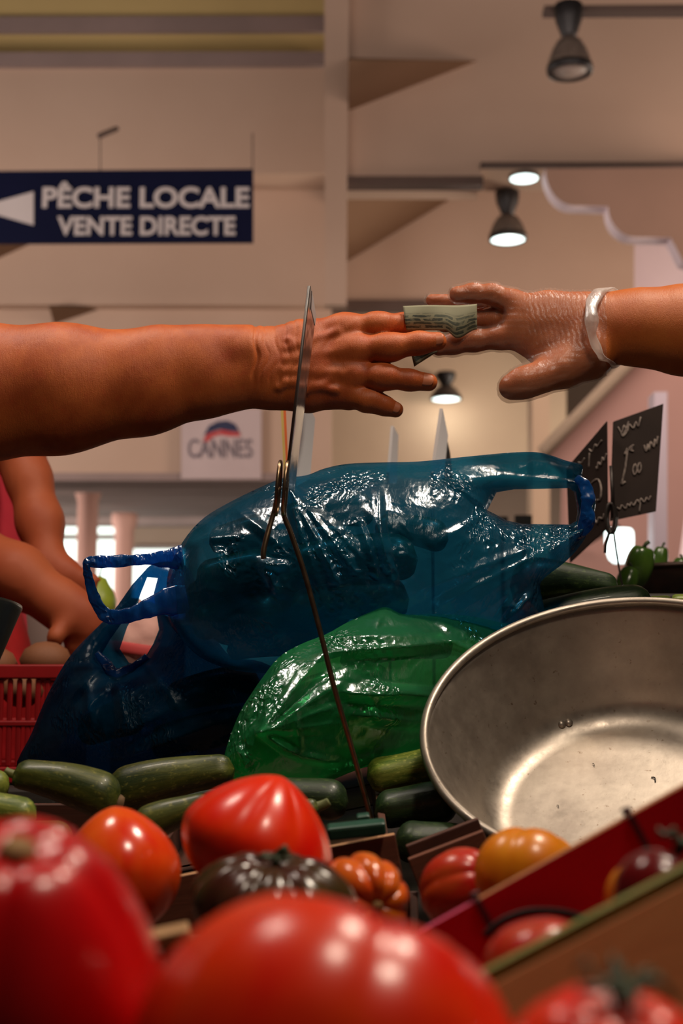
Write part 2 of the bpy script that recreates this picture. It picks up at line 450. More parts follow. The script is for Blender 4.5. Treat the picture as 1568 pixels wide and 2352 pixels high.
def banknote_mat():
    m, nt, out = new_mat('banknote_print')
    p = N(nt, 'ShaderNodeBsdfPrincipled')
    tc = nt.nodes.new('ShaderNodeTexCoord')
    uv = tc.outputs['UV']
    br = N(nt, 'ShaderNodeTexBrick')
    br.inputs['Scale'].default_value = 3
    br.inputs['Mortar Size'].default_value = 0.07
    br.inputs['Brick Width'].default_value = 0.9
    br.inputs['Row Height'].default_value = 0.42
    br.inputs['Color1'].default_value = (0.020, 0.026, 0.018, 1)
    br.inputs['Color2'].default_value = (0.07, 0.078, 0.05, 1)
    br.inputs['Mortar'].default_value = (0.20, 0.19, 0.115, 1)
    n0 = noise(nt, uv, 5, 4, 0.6)
    mp = N(nt, 'ShaderNodeVectorMath', operation='ADD')
    cb = N(nt, 'ShaderNodeCombineXYZ')
    ms = N(nt, 'ShaderNodeMath', operation='MULTIPLY')
    ms.inputs[1].default_value = 0.12
    nt.links.new(n0, ms.inputs[0])
    nt.links.new(ms.outputs[0], cb.inputs[0])
    nt.links.new(ms.outputs[0], cb.inputs[1])
    nt.links.new(uv, mp.inputs[0])
    nt.links.new(cb.outputs[0], mp.inputs[1])
    nt.links.new(mp.outputs[0], br.inputs['Vector'])
    n1 = noise(nt, uv, 7, 4, 0.7)
    sep = N(nt, 'ShaderNodeSeparateXYZ')
    nt.links.new(uv, sep.inputs[0])
    band = ramp(nt, sep.outputs[1], [(0.02, (0, 0, 0, 1)), (0.10, (1, 1, 1, 1)), (0.62, (1, 1, 1, 1)), (0.72, (0, 0, 0, 1))])
    mask = mixc(nt, 1.0, band, ramp(nt, n1, [(0.36, (0.15,) * 3 + (1,)), (0.5, (1, 1, 1, 1))]), 'MULTIPLY')
    c = mixc(nt, mask, (0.21, 0.20, 0.125, 1), br.outputs[0])
    nt.links.new(c, p.inputs['Base Color'])
    p.inputs['Roughness'].default_value = 0.7
    nt.links.new(p.outputs[0], out.inputs[0])
    return m


MT['aluminium'] = aluminium()
MT['banknote'] = banknote_mat()


# ------------------------------------------------------------------ object helpers
def link(name, me, mat=None, parent=None, smooth=True):
    if mat is not None:
        me.materials.append(MT[mat] if isinstance(mat, str) else mat)
    if smooth:
        me.shade_smooth()
    o = bpy.data.objects.new(name, me)
    COL.objects.link(o)
    if parent is not None:
        o.parent = parent
    return o


def mesh(verts, faces, name='mesh'):
    me = bpy.data.meshes.new(name)
    me.from_pydata([tuple(v) for v in verts], [], [tuple(f) for f in faces])
    me.update()
    return me


def tag(o, label, cat, group=None):
    o['label'] = label
    o['category'] = cat
    if group:
        o['group'] = group
    return o


def struct(o, label=None):
    o['kind'] = 'structure'
    if label:
        o['label'] = label
    return o


def empty(name, loc):
    o = bpy.data.objects.new(name, None)
    o.empty_display_size = 0.05
    COL.objects.link(o)
    o.location = loc
    return o


def adopt(child, root):
    """child built in world coordinates becomes a part of root"""
    bpy.context.view_layer.update()
    child.parent = root
    child.matrix_parent_inverse = root.matrix_world.inverted()


def box_mesh(a, b, bevel=0.0):
    bm = bmesh.new()
    bmesh.ops.create_cube(bm, size=1)
    a, b = Vector(a), Vector(b)
    for v in bm.verts:
        v.co = Vector([(a[i] + b[i]) / 2 + v.co[i] * abs(b[i] - a[i]) for i in range(3)])
    if bevel:
        bmesh.ops.bevel(bm, geom=bm.edges[:], offset=bevel, segments=2, affect='EDGES', profile=0.5)
    me = bpy.data.meshes.new('box')
    bm.to_mesh(me)
    bm.free()
    return me


def board(name, c0, c1, thick, height, mat, parent=None, up=(0, 0, 1), bevel=0.001, edge=None):
    """a board whose top edge runs c0 -> c1; face height hangs down along -up; thickness across"""
    c0, c1 = Vector(c0), Vector(c1)
    x = (c1 - c0).normalized()
    up = Vector(up)
    up = (up - x * up.dot(x)).normalized()
    y = up.cross(x)
    L = (c1 - c0).length
    me = box_mesh((0, -thick / 2, -height), (L, thick / 2, 0), bevel)
    mw = Matrix((x, y, up)).transposed().to_4x4()
    mw.translation = c0
    o = link(name, me, mat, None, False)
    o.matrix_world = mw
    if edge:
        me.materials.append(MT[edge])
        for pl in me.polygons:
            if pl.normal.z > 0.7:
                pl.material_index = 1
    if parent:
        adopt(o, parent)
    return o


def prism(pts, back, name='prism'):
    """a closed slab: front polygon pts (world), back polygon pts + back"""
    pts = [Vector(p) for p in pts]
    back = Vector(back)
    n = len(pts)
    v = pts + [p + back for p in pts]
    f = [list(range(n)), list(range(2 * n - 1, n - 1, -1))]
    for i in range(n):
        j = (i + 1) % n
        f.append([i, i + n, j + n, j])
    me = mesh(v, f, name)
    bm = bmesh.new()
    bm.from_mesh(me)
    bmesh.ops.recalc_face_normals(bm, faces=bm.faces[:])
    bm.to_mesh(me)
    bm.free()
    return me


def pslab(name, pxs, d, thick, mat, parent=None):
    return link(name, prism([P(x, y, d) for x, y in pxs], (0, thick, 0)), mat, parent, False)


def tube_mesh(pts, rad, seg=10, flat=None, caps=True):
    """swept tube; rad per point; flat = per-point (a, b, normal vector) for ribbon-like sections"""
    pts = [Vector(p) for p in pts]
    n = len(pts)
    rad = [rad] * n if not hasattr(rad, '__len__') else rad
    verts, faces = [], []
    prev = None
    for i, p in enumerate(pts):
        t = (pts[min(i + 1, n - 1)] - pts[max(i - 1, 0)]).normalized()
        if prev is None:
            ref = Vector((0, 1, 0)) if abs(t.y) < 0.9 else Vector((1, 0, 0))
            if flat is not None:
                ref = Vector(flat[i][2])
            nrm = (ref - t * ref.dot(t)).normalized()
        else:
            nrm = (prev - t * prev.dot(t)).normalized()
            if flat is not None:
                ref = Vector(flat[i][2])
                nrm = (ref - t * ref.dot(t)).normalized()
        prev = nrm
        bi = t.cross(nrm)
        ra, rb = (rad[i], rad[i]) if flat is None else (flat[i][0], flat[i][1])
        for k in range(seg):
            a = 2 * math.pi * k / seg
            verts.append(p + bi * (ra * math.cos(a)) + nrm * (rb * math.sin(a)))
    for i in range(n - 1):
        for k in range(seg):
            k2 = (k + 1) % seg
            faces.append((i * seg + k, i * seg + k2, (i + 1) * seg + k2, (i + 1) * seg + k))
    if caps:
        faces.append(tuple(range(seg - 1, -1, -1)))
        faces.append(tuple(range((n - 1) * seg, n * seg)))
    return mesh(verts, faces)


def smooth_path(pts, per=6, closed=False):
    pts = [np.array(p, float) for p in pts]
    n = len(pts)
    out = []
    rng = range(n if closed else n - 1)
    for i in rng:
        if closed:
            p0, p1, p2, p3 = pts[(i - 1) % n], pts[i], pts[(i + 1) % n], pts[(i + 2) % n]
        else:
            p0, p1, p2, p3 = pts[max(i - 1, 0)], pts[i], pts[i + 1], pts[min(i + 2, n - 1)]
        for k in range(per):
            t = k / per
            out.append(0.5 * ((2 * p1) + (-p0 + p2) * t + (2 * p0 - 5 * p1 + 4 * p2 - p3) * t * t + (-p0 + 3 * p1 - 3 * p2 + p3) * t ** 3))
    if not closed:
        out.append(pts[-1])
    return out


def lathe(profile, seg=64):
    """profile [(r, z)] about +Z"""
    verts, faces = [], []
    n = len(profile)
    for r, z in profile:
        for k in range(seg):
            a = 2 * math.pi * k / seg
            verts.append((r * math.cos(a), r * math.sin(a), z))
    for i in range(n - 1):
        for k in range(seg):
            k2 = (k + 1) % seg
            faces.append((i * seg + k, i * seg + k2, (i + 1) * seg + k2, (i + 1) * seg + k))
    if profile[0][0] < 1e-4 or profile[-1][0] < 1e-4:
        me = mesh(verts, faces)
        bm = bmesh.new()
        bm.from_mesh(me)
        bmesh.ops.remove_doubles(bm, verts=bm.verts[:], dist=1e-6)
        bm.to_mesh(me)
        bm.free()
        return me
    return mesh(verts, faces)


# ------------------------------------------------------------------ implicit bodies (smooth unions of tapered limbs)
class Field:
    def __init__(self, lo, hi, h):
        self.lo = np.array(lo, float)
        self.h = h
        self.n = (np.ceil((np.array(hi, float) - self.lo) / h)).astype(int) + 1
        self.ax = [self.lo[i] + h * np.arange(self.n[i]) for i in range(3)]
        self.V = np.full(self.n, 0.05, np.float32)

    def cone(self, V, a, b, ra, rb, k=0.004, sq=1.0, sub=False):
        """union of a tapered capsule a-b into V with blend k; sq < 1 flattens it in depth (y)"""
        a, b = np.array(a, float), np.array(b, float)
        R = max(ra, rb) + 3 * k + 2 * self.h
        sl = []
        for i in range(3):
            l = int((min(a[i], b[i]) - R - self.lo[i]) / self.h)
            u = int((max(a[i], b[i]) + R - self.lo[i]) / self.h) + 2
            l, u = max(0, l), min(self.n[i], u)
            if l >= u:
                return
            sl.append(slice(l, u))
        X, Y, Z = np.meshgrid(self.ax[0][sl[0]], self.ax[1][sl[1]], self.ax[2][sl[2]], indexing='ij', sparse=True)
        ba = b - a
        L2 = max((ba ** 2).sum(), 1e-12)
        hh = np.clip(((X - a[0]) * ba[0] + (Y - a[1]) * ba[1] + (Z - a[2]) * ba[2]) / L2, 0, 1)
        dx, dy, dz = X - a[0] - hh * ba[0], (Y - a[1] - hh * ba[1]) / sq, Z - a[2] - hh * ba[2]
        d = (np.sqrt(dx * dx + dy * dy + dz * dz) - (ra + hh * (rb - ra))) * min(1.0, sq * 1.2)
        t = V[tuple(sl)]
        if sub:
            d = -d
            m = np.maximum(k - np.abs(t - d), 0) / k
            V[tuple(sl)] = np.maximum(t, d) + m * m * k * 0.25
        else:
            m = np.maximum(k - np.abs(t - d), 0) / k
            V[tuple(sl)] = np.minimum(t, d) - m * m * k * 0.25

    def blank(self):
        return np.full(self.n, 0.05, np.float32)

    def chain(self, V, pts, rads, k=0.004, sq=1.0):
        for i in range(len(pts) - 1):
            self.cone(V, pts[i], pts[i + 1], rads[i], rads[i + 1], k, sq)

    @staticmethod
    def smin(A, B, k):
        m = np.maximum(k - np.abs(A - B), 0) / k
        return np.minimum(A, B) - m * m * k * 0.25

    def mesh(self, V):
        h, n = self.h, self.n
        ins = V < 0
        c = np.zeros(n - 1, np.int8)
        for i in (0, 1):
            for j in (0, 1):
                for k in (0, 1):
                    c += ins[i:n[0] - 1 + i, j:n[1] - 1 + j, k:n[2] - 1 + k]
        act = (c > 0) & (c < 8)
        ci = np.argwhere(act)
        idx = np.full(n - 1, -1, np.int64)
        idx[act] = np.arange(len(ci))
        acc = np.zeros((len(ci), 3))
        cnt = np.zeros(len(ci))
        corners = [(i, j, k) for i in (0, 1) for j in (0, 1) for k in (0, 1)]
        vals = {q: V[ci[:, 0] + q[0], ci[:, 1] + q[1], ci[:, 2] + q[2]] for q in corners}
        for q in corners:
            for ax in range(3):
                if q[ax] == 0:
                    r = list(q)
                    r[ax] = 1
                    va, vb = vals[q], vals[tuple(r)]
                    cr = (va < 0) != (vb < 0)
                    t = np.where(cr, va / np.where(cr, va - vb, 1), 0)
                    p = np.tile(np.array(q, float), (len(ci), 1))
                    p[:, ax] += t
                    acc[cr] += p[cr]
                    cnt[cr] += 1
        vert = self.lo + h * (ci + acc / cnt[:, None])
        faces = []
        for ax in range(3):
            o1, o2 = [a for a in range(3) if a != ax]
            A = [slice(None)] * 3
            B = [slice(None)] * 3
            A[ax] = slice(0, n[ax] - 1)
            B[ax] = slice(1, n[ax])
            ia, ib = ins[tuple(A)], ins[tuple(B)]
            ed = np.argwhere(ia != ib)
            ok = (ed[:, o1] > 0) & (ed[:, o1] < n[o1] - 1) & (ed[:, o2] > 0) & (ed[:, o2] < n[o2] - 1)
            ed = ed[ok]
            sgn = ia[tuple(ed.T)]

            def cell(a, b):
                e = ed.copy()
                e[:, o1] += a
                e[:, o2] += b
                return idx[tuple(e.T)]
            q = np.stack([cell(-1, -1), cell(0, -1), cell(0, 0), cell(-1, 0)], 1)
            flip = sgn if ax != 1 else ~sgn
            q = np.where(flip[:, None], q, q[:, ::-1])
            faces.append(q)
        return vert, np.concatenate(faces)


def grid_mesh(vert, faces):
    me = bpy.data.meshes.new('body')
    me.vertices.add(len(vert))
    me.vertices.foreach_set('co', np.asarray(vert, np.float32).ravel())
    me.loops.add(faces.size)
    me.loops.foreach_set('vertex_index', faces.astype(np.int32).ravel())
    me.polygons.add(len(faces))
    me.polygons.foreach_set('loop_start', np.arange(0, faces.size, faces.shape[1], dtype=np.int32))
    me.update(calc_edges=True)
    me.validate()
    return me


def vnormals(me):
    nn = np.empty(len(me.vertices) * 3, np.float32)
    me.vertices.foreach_get('normal', nn)
    return nn.reshape(-1, 3)


def vcos(me):
    nn = np.empty(len(me.vertices) * 3, np.float32)
    me.vertices.foreach_get('co', nn)
    return nn.reshape(-1, 3)


def project(p):
    x, y, z = p[:, 0], p[:, 1], p[:, 2] - CAMZ
    f = y * CT + z * ST
    u = -y * ST + z * CT
    return 784 + F * x / f, 1176 - F * u / f


def sstep(a, b, x):
    t = np.clip((x - a) / (b - a), 0, 1)
    return t * t * (3 - 2 * t)


# ------------------------------------------------------------------ the hall (structure)
def hall():
    # floor
    struct(link('floor', box_mesh((-14, -3, -0.1), (14, 34, 0)), 'floor', None, False), 'grey market hall floor')
    # back wall
    struct(pslab('wall_back', [(-2600, -1700), (4200, -1700), (4200, 2100), (-2600, 2100)], 30, 0.3, 'wall'), 'pale plaster wall at the far end of the hall')
    # left upper facade with a ledge and yellow strips above it
    struct(pslab('wall_upper_left', [(-900, 128), (748, 122), (748, 398), (-900, 398)], 11.6, 0.5, 'wall'), 'wide pale plaster fascia above the navy sign')
    struct(pslab('wall_lower_left', [(-900, 380), (760, 380), (760, 700), (-900, 700)], 12.0, 0.4, 'wall'), 'pale plaster fascia behind the navy sign')
    struct(pslab('wall_yellow', [(-900, -400), (752, -400), (752, 150), (-900, 150)], 11.75, 0.3, 'yellow_wall'), 'yellow painted wall strip at the top left')
    struct(pslab('trim_1', [(-900, 40), (752, 36), (752, 72), (-900, 76)], 11.7, 0.05, 'grey_trim'), 'grey rail across the yellow wall at top left')
    struct(pslab('trim_2', [(-900, 122), (748, 118), (748, 150), (-900, 154)], 11.55, 0.05, 'grey_trim'), 'grey moulding on top of the fascia')
    # wall strip between fascia and gallery, left
    struct(pslab('wall_middle_left', [(-900, 690), (760, 690), (760, 1100), (-900, 1100)], 12.15, 0.4, 'wall'), 'pale wall band above the gallery columns')
    struct(pslab('trim_3', [(-900, 1086), (640, 1086), (640, 1104), (-900, 1104)], 12.1, 0.5, 'grey_trim'), 'lower moulding of the pale wall band')
    # dark wedges standing in for shadow triangles under the left fascia
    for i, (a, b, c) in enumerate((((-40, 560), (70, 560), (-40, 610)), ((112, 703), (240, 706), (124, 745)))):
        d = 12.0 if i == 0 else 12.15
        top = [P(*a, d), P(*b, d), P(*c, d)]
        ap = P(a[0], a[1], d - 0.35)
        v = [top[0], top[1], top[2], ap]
        struct(link('trim_%d' % (4 + i), mesh(v, [(0, 1, 2), (0, 3, 1), (3, 2, 1), (0, 2, 3)]), 'shadow_tan', None, False), 'small tan wedge standing in for a shadow under the left fascia')
    # cross beams on the right, each with a front face and an underside 0.46 m wide
    for i, (d, y0, y1, x0, x1) in enumerate(((9.78, -520, 388, 1106, 2000), (9.78, -520, 408, 770, 1106), (12.6, 330, 700, 730, 1456), (15.6, 600, 1100, 560, 1300))):
        struct(pslab('wall_beam_%d' % (i + 1), [(x0, y0), (x1, y0), (x1, y1), (x0, y1)], d, 0.45, 'tan_wall' if i == 3 else 'wall'),
               ('right part of the near cross beam', 'left part of the near cross beam', 'second cross beam behind the lit lamp', 'tan far wall behind the price cards')[i])
    struct(pslab('trim_6', [(752, 404), (1110, 404), (1110, 424), (752, 424)], 9.7, 0.12, 'dark_trim'), 'dark brown rail under the near cross beam')
    struct(pslab('trim_7', [(750, 688), (1060, 688), (1060, 712), (750, 712)], 12.45, 0.12, 'dark_trim'), 'dark brown rail under the second cross beam')
    struct(pslab('trim_8', [(1104, 372), (2000, 372), (2000, 382), (1104, 382)], 9.72, 0.05, 'dark_trim'), 'thin dark line along the near beam edge')
    # pier between the bays
    struct(pslab('wall_pier', [(744, -400), (806, -400), (797, 440), (796, 700), (746, 700)], 9.66, 0.11, 'wall'), 'narrow plaster pier between the two bays')
    # tan wedges beside the pier, shaped and coloured as its cast shadows
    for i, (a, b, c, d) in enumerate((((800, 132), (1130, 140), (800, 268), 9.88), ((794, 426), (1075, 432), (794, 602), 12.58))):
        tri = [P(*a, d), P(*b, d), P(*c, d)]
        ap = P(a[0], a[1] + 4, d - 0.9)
        struct(link('trim_%d' % (9 + i), mesh(tri + [ap], [(0, 1, 2), (0, 3, 1), (3, 2, 1), (0, 2, 3)]), 'shadow_tan', None, False),
               ('upper', 'lower')[i] + ' tan triangular wedge in place of a cast shadow beside the pier')
    struct(pslab('trim_11', [(1250, 12), (2000, 6), (2000, 22), (1250, 24)], 7.55, 0.09, 'dark_trim'), 'dark underside strip carrying the unlit lamp')
    # scalloped corbel at the right
    pts = [(1252, 388)]
    for k in range(9):
        a = k / 8 * math.pi / 2
        pts.append((1252 + 66 * (1 - math.cos(a)), 388 + 84 * math.sin(a)))
    pts += [(1396, 474)]
    for k in range(9):
        a = k / 8 * math.pi / 2
        pts.append((1396 + 62 * (1 - math.cos(a)), 474 + 70 * math.sin(a)))
    pts += [(1540, 546), (1568, 600), (1700, 640), (1700, 384)]
    me = prism([P(x, y, 9.4) for x, y in pts], (0, 0.16, 0))
    me.materials.append(MT['corbel'])
    me.materials.append(MT['lilac_wall'])
    for pl in me.polygons:
        pl.material_index = 1 if abs(pl.normal.y) < 0.5 and pl.normal.z < 0.7 else 0  # pale edges paint in the light on the underside
    struct(link('trim_12', me, None, None, False), 'scalloped concrete corbel with lit edges painted pale under the beam at right')
    # bright column and pink panels right
    struct(pslab('wall_pillar_right', [(1450, 520), (1760, 520), (1760, 1420), (1450, 1420)], 13.5, 0.4, 'lilac_wall'), 'pale lilac pillar at the right edge')
    struct(pslab('wall_pillar_far', [(1222, 840), (1262, 840), (1262, 1330), (1222, 1330)], 11.5, 0.3, 'tan_wall'), 'pale pillar above the bag handle')
    struct(pslab('wall_pillar_right_slim', [(1502, 900), (1532, 900), (1532, 1420), (1502, 1420)], 6.0, 0.12, 'lilac_wall'), 'slim pale post right of the chalk boards')
    # pink sloping awning with a pale edge
    aw = [(1250, 1034), (1440, 836), (1600, 690), (1600, 1000), (1540, 1420), (1290, 1420), (1300, 1080)]
    struct(link('wall_awning', prism([P(x, y, 7.2) for x, y in aw], (0, 0.15, 0)), 'pink_wall', None, False), 'pink sloping panel behind the chalk boards')
    ed = [P(1246, 1040, 7.1), P(1440, 838, 7.1), P(1610, 676, 7.1)]
    struct(link('trim_13', tube_mesh(ed, 0.035, 8), 'tan_wall'), 'pale round edge of the pink sloping panel')
    # gallery underside, columns, windows on the left
    g = [P(-700, 1104, 12.6), P(700, 1104, 12.6), P(700, 1190, 26), P(-700, 1190, 26)]
    struct(link('ceiling', prism(g, (0, 0, 0.12)), 'grey_trim', None, False), 'grey underside of the gallery at left')
    struct(pslab('trim_14', [(-300, 1176), (700, 1176), (700, 1206), (-300, 1206)], 25, 0.3, 'grey_trim'), 'dark beam under the far gallery edge')
    for i, (x0, x1, y0, d) in enumerate(((168, 216, 1100, 15.2), (256, 300, 1180, 20.0))):
        r = M((x1 - x0) / 2, d)
        c = P((x0 + x1) / 2, 1600, d)
        top = P((x0 + x1) / 2, y0, d).z
        o = link('wall_column_%d' % (i + 1), lathe([(0, 0), (r, 0), (r, top - 0.25), (r * 1.35, top - 0.12), (r * 1.35, top), (0, top)], 32), 'pink_wall')
        o.location = (c.x, d, 0)
        struct(o, ('nearer', 'farther')[i] + ' round pink column under the gallery')
    for i, (x0, y0, x1, y1) in enumerate(((140, 1196, 262, 1226), (140, 1240, 262, 1420), (300, 1262, 420, 1420))):
        w = pslab('window_%d' % (i + 1), [(x0 - 8, y0 - 8), (x1 + 8, y0 - 8), (x1 + 8, y1 + 8), (x0 - 8, y1 + 8)], 29.6, 0.2, 'grey_trim')
        struct(w, ('small upper daylit window behind the columns', 'tall daylit window behind the columns', 'daylit window right of the columns')[i])
        pslab('pane', [(x0, y0), (x1, y0), (x1, y1), (x0, y1)], 29.5, 0.05, 'daylight_pane', w)


# ------------------------------------------------------------------ lettering
def text_px(body, x0, y0, x1, y1, d, mat, parent, name='lettering', bold=0.02, extrude=0.004):
    cu = bpy.data.curves.new('text', 'FONT')
    cu.body = body
    cu.offset = bold
    cu.extrude = 0.001
    o = bpy.data.objects.new('text', cu)
    COL.objects.link(o)
    bpy.context.view_layer.update()
    me = bpy.data.meshes.new_from_object(o.evaluated_get(bpy.context.evaluated_depsgraph_get()))
    bpy.data.objects.remove(o)
    co = vcos(me)
    lo, hi = co.min(0), co.max(0)
    a, b = P(x0, y1, d), P(x1, y0, d)
    out = np.empty_like(co)
    out[:, 0] = a.x + (co[:, 0] - lo[0]) / (hi[0] - lo[0]) * (b.x - a.x)
    out[:, 1] = d - (co[:, 2] - lo[2]) / max(hi[2] - lo[2], 1e-9) * extrude
    out[:, 2] = a.z + (co[:, 1] - lo[1]) / (hi[1] - lo[1]) * (b.z - a.z)
    me.vertices.foreach_set('co', out.ravel())
    me.update()
    return link(name, me, mat, parent, False)


def signs():
    d = 9.0
    s = pslab('hanging_sign', [(-420, 396), (581, 388), (581, 556), (-420, 560)], d, 0.03, 'sign_navy')
    tag(s, 'navy blue hanging sign with white lettering PÊCHE LOCALE VENTE DIRECTE and an arrow', 'sign')
    text_px('PÊCHE LOCALE', 97, 418, 573, 478, d - 0.002, 'sign_white', s, bold=0.030)
    text_px('VENTE DIRECTE', 131, 497, 541, 541, d - 0.002, 'sign_white', s, bold=0.030)
    pslab('arrow', [(-60, 478), (77, 440), (77, 517)], d - 0.004, 0.004, 'sign_white', s)
    for x in (230, 580):
        link('wire', tube_mesh([P(x, 306, d + 0.05), P(x, 392, d + 0.015)], 0.004, 6), 'dark_trim', s)
    link('bracket', tube_mesh([P(228, 312, d + 0.05), P(268, 296, d + 0.3)], 0.018, 8), 'dark_trim', s)
    b = pslab('wall_banner', [(416, 938), (600, 938), (600, 1100), (416, 1100)], 12.08, 0.03, 'banner')
    tag(b, 'pale square banner with the word CANNES under a navy and red roof logo', 'banner')
    text_px('CANNES', 432, 1008, 580, 1052, 12.077, 'logo_grey', b, bold=0.012)
    up = [(468, 1000), (480, 978), (500, 968), (522, 966), (540, 974), (550, 992), (528, 990), (505, 986), (486, 992)]
    lo = [(466, 1014), (474, 998), (490, 992), (510, 987), (530, 991), (550, 993), (552, 1002), (526, 1002), (505, 998), (486, 1004), (478, 1014)]
    pslab('logo_roof', up, 12.074, 0.006, 'logo_navy', b)
    pslab('logo_stripe', lo, 12.072, 0.006, 'logo_red', b)


# ------------------------------------------------------------------ lamps
def lamp(px, y_top, y_bot, half, d, lit, label, arm=0.0):
    c = P(px, y_bot, d)
    top = P(px, y_top, d).z - c.z
    r = M(half, d)
    root = empty('pendant_lamp', (c.x, d, c.z))
    tag(root, label, 'lamp')
    h = top
    g = link('gear_housing', lathe([(0, h), (r * 0.62, h), (r * 0.66, h * 0.97), (r * 0.60, h * 0.78), (r * 0.36, h * 0.56), (r * 0.30, h * 0.50), (0, h * 0.5)], 32), 'black_metal', root)
    g.location = (0, 0, 0)
    prof = [(r * 0.30, h * 0.52), (r * 0.55, h * 0.46), (r * 0.78, h * 0.33), (r * 0.94, h * 0.18), (r, h * 0.10), (r, h * 0.03), (r * 0.97, h * 0.03), (r * 0.92, h * 0.17), (r * 0.76, h * 0.32), (r * 0.53, h * 0.45), (r * 0.30, h * 0.50)]
    link('shade', lathe(prof, 40), 'lamp_shade', root)
    link('rim', lathe([(r * 0.90, h * 0.035), (r * 1.02, h * 0.10), (r * 1.04, h * 0.05), (r * 1.0, 0), (r * 0.90, 0.0)], 40), 'black_metal', root)
    link('diffuser', lathe([(0, h * 0.02), (r * 0.93, h * 0.02), (r * 0.93, h * 0.045), (0, h * 0.045)], 40), 'lamp_glow' if lit else 'lamp_off', root)
    if arm:
        link('wall_arm', tube_mesh([(0, 0, h * 0.9), (0, 0.12, h * 1.05), (0, arm, h * 1.05)], r * 0.12, 8), 'black_metal', root)
    if lit:
        l = bpy.data.lights.new('lamp_light', 'POINT')
        l.energy = 6
        l.color = (1, 0.95, 0.85)
        l.shadow_soft_size = 0.1
        lo = bpy.data.objects.new('lamp_light', l)
        COL.objects.link(lo)
        lo.parent = root
        lo.location = (0, 0, -0.06)


def lamps():
    lamp(1308, 12, 168, 54, 7.5, False, 'unlit dark pendant lamp at the top right, largest of the hall lamps')
    lamp(1166, 440, 552, 44, 10.2, True, 'lit pendant lamp with black housing under the dark rail, right of the middle')
    lamp(1024, 856, 918, 36, 15.2, True, 'small lit lamp seen under the ring finger of the reaching hand', 0.40)
    c = P(1203, 411, 9.62)
    r = M(34, 9.62)
    root = tag(empty('recessed_lamp', c), 'flat lit ceiling lamp just under the near beam, above the lit pendant lamp', 'lamp')
    link('rim', lathe([(0, 0.03), (r * 1.05, 0.03), (r * 1.08, 0), (r * 0.98, 0), (r * 0.95, 0.02), (0, 0.02)], 40), 'lamp_shade', root)
    link('diffuser', lathe([(0, 0.0), (r * 0.95, 0.0), (r * 0.95, 0.018), (0, 0.018)], 40), 'lamp_glow', root)
    # white globe light beyond the right stall
    d = 6.2
    c = P(1422, 1254, d)
    root = tag(empty('wall_lantern', c), 'glowing white lantern shade behind the chalk board wire at right', 'lamp')
    r = M(33, d)
    hh = M(40, d)
    link('lamp_shade', lathe([(0, -hh), (r * 0.45, -hh * 0.97), (r * 0.75, -hh * 0.75), (r * 0.95, -hh * 0.2), (r, hh * 0.4), (r * 0.98, hh * 0.8), (r * 0.85, hh * 0.97), (0, hh)], 40), 'lamp_glow', root)
    link('bracket', tube_mesh([(0, 0, hh * 0.9), (0, 0.05, hh * 1.25), (0, 0.95, hh * 1.3)], 0.012, 8), 'black_metal', root)


# ------------------------------------------------------------------ the two arms
def nail(parent, base, axis, normal, r, length, name='fingernail', mat='nail'):
    axis = Vector(axis).normalized()
    normal = Vector(normal)
    normal = (normal - axis * normal.dot(axis)).normalized()
    side = axis.cross(normal)
    verts, faces = [], []
    nu, nv = 9, 9
    for i in range(nu):
        u = i / (nu - 1)
        w = (0.80 + 0.2 * math.sin(math.pi * u)) * (1 if u < 0.8 else math.sqrt(max(0.15, 1 - ((u - 0.8) / 0.2) ** 2)))
        for j in range(nv):
            a = (j / (nv - 1) - 0.5) * 1.5 * w
            verts.append(Vector(base) + axis * (u * length) + normal * (r * math.cos(a)) + side * (r * math.sin(a)))
    for i in range(nu - 1):
        for j in range(nv - 1):
            faces.append((i * nv + j, i * nv + j + 1, (i + 1) * nv + j + 1, (i + 1) * nv + j))
    me = mesh(verts, faces)
    o = link(name, me, mat)
    sd = o.modifiers.new('thickness', 'SOLIDIFY')
    sd.thickness = 0.0008
    adopt(o, parent)
    return o


HD = 1.40


def J(px, py, dd=0.0):
    return np.array(P(px, py, HD + dd))


def R_(px):
    return px * HD / F


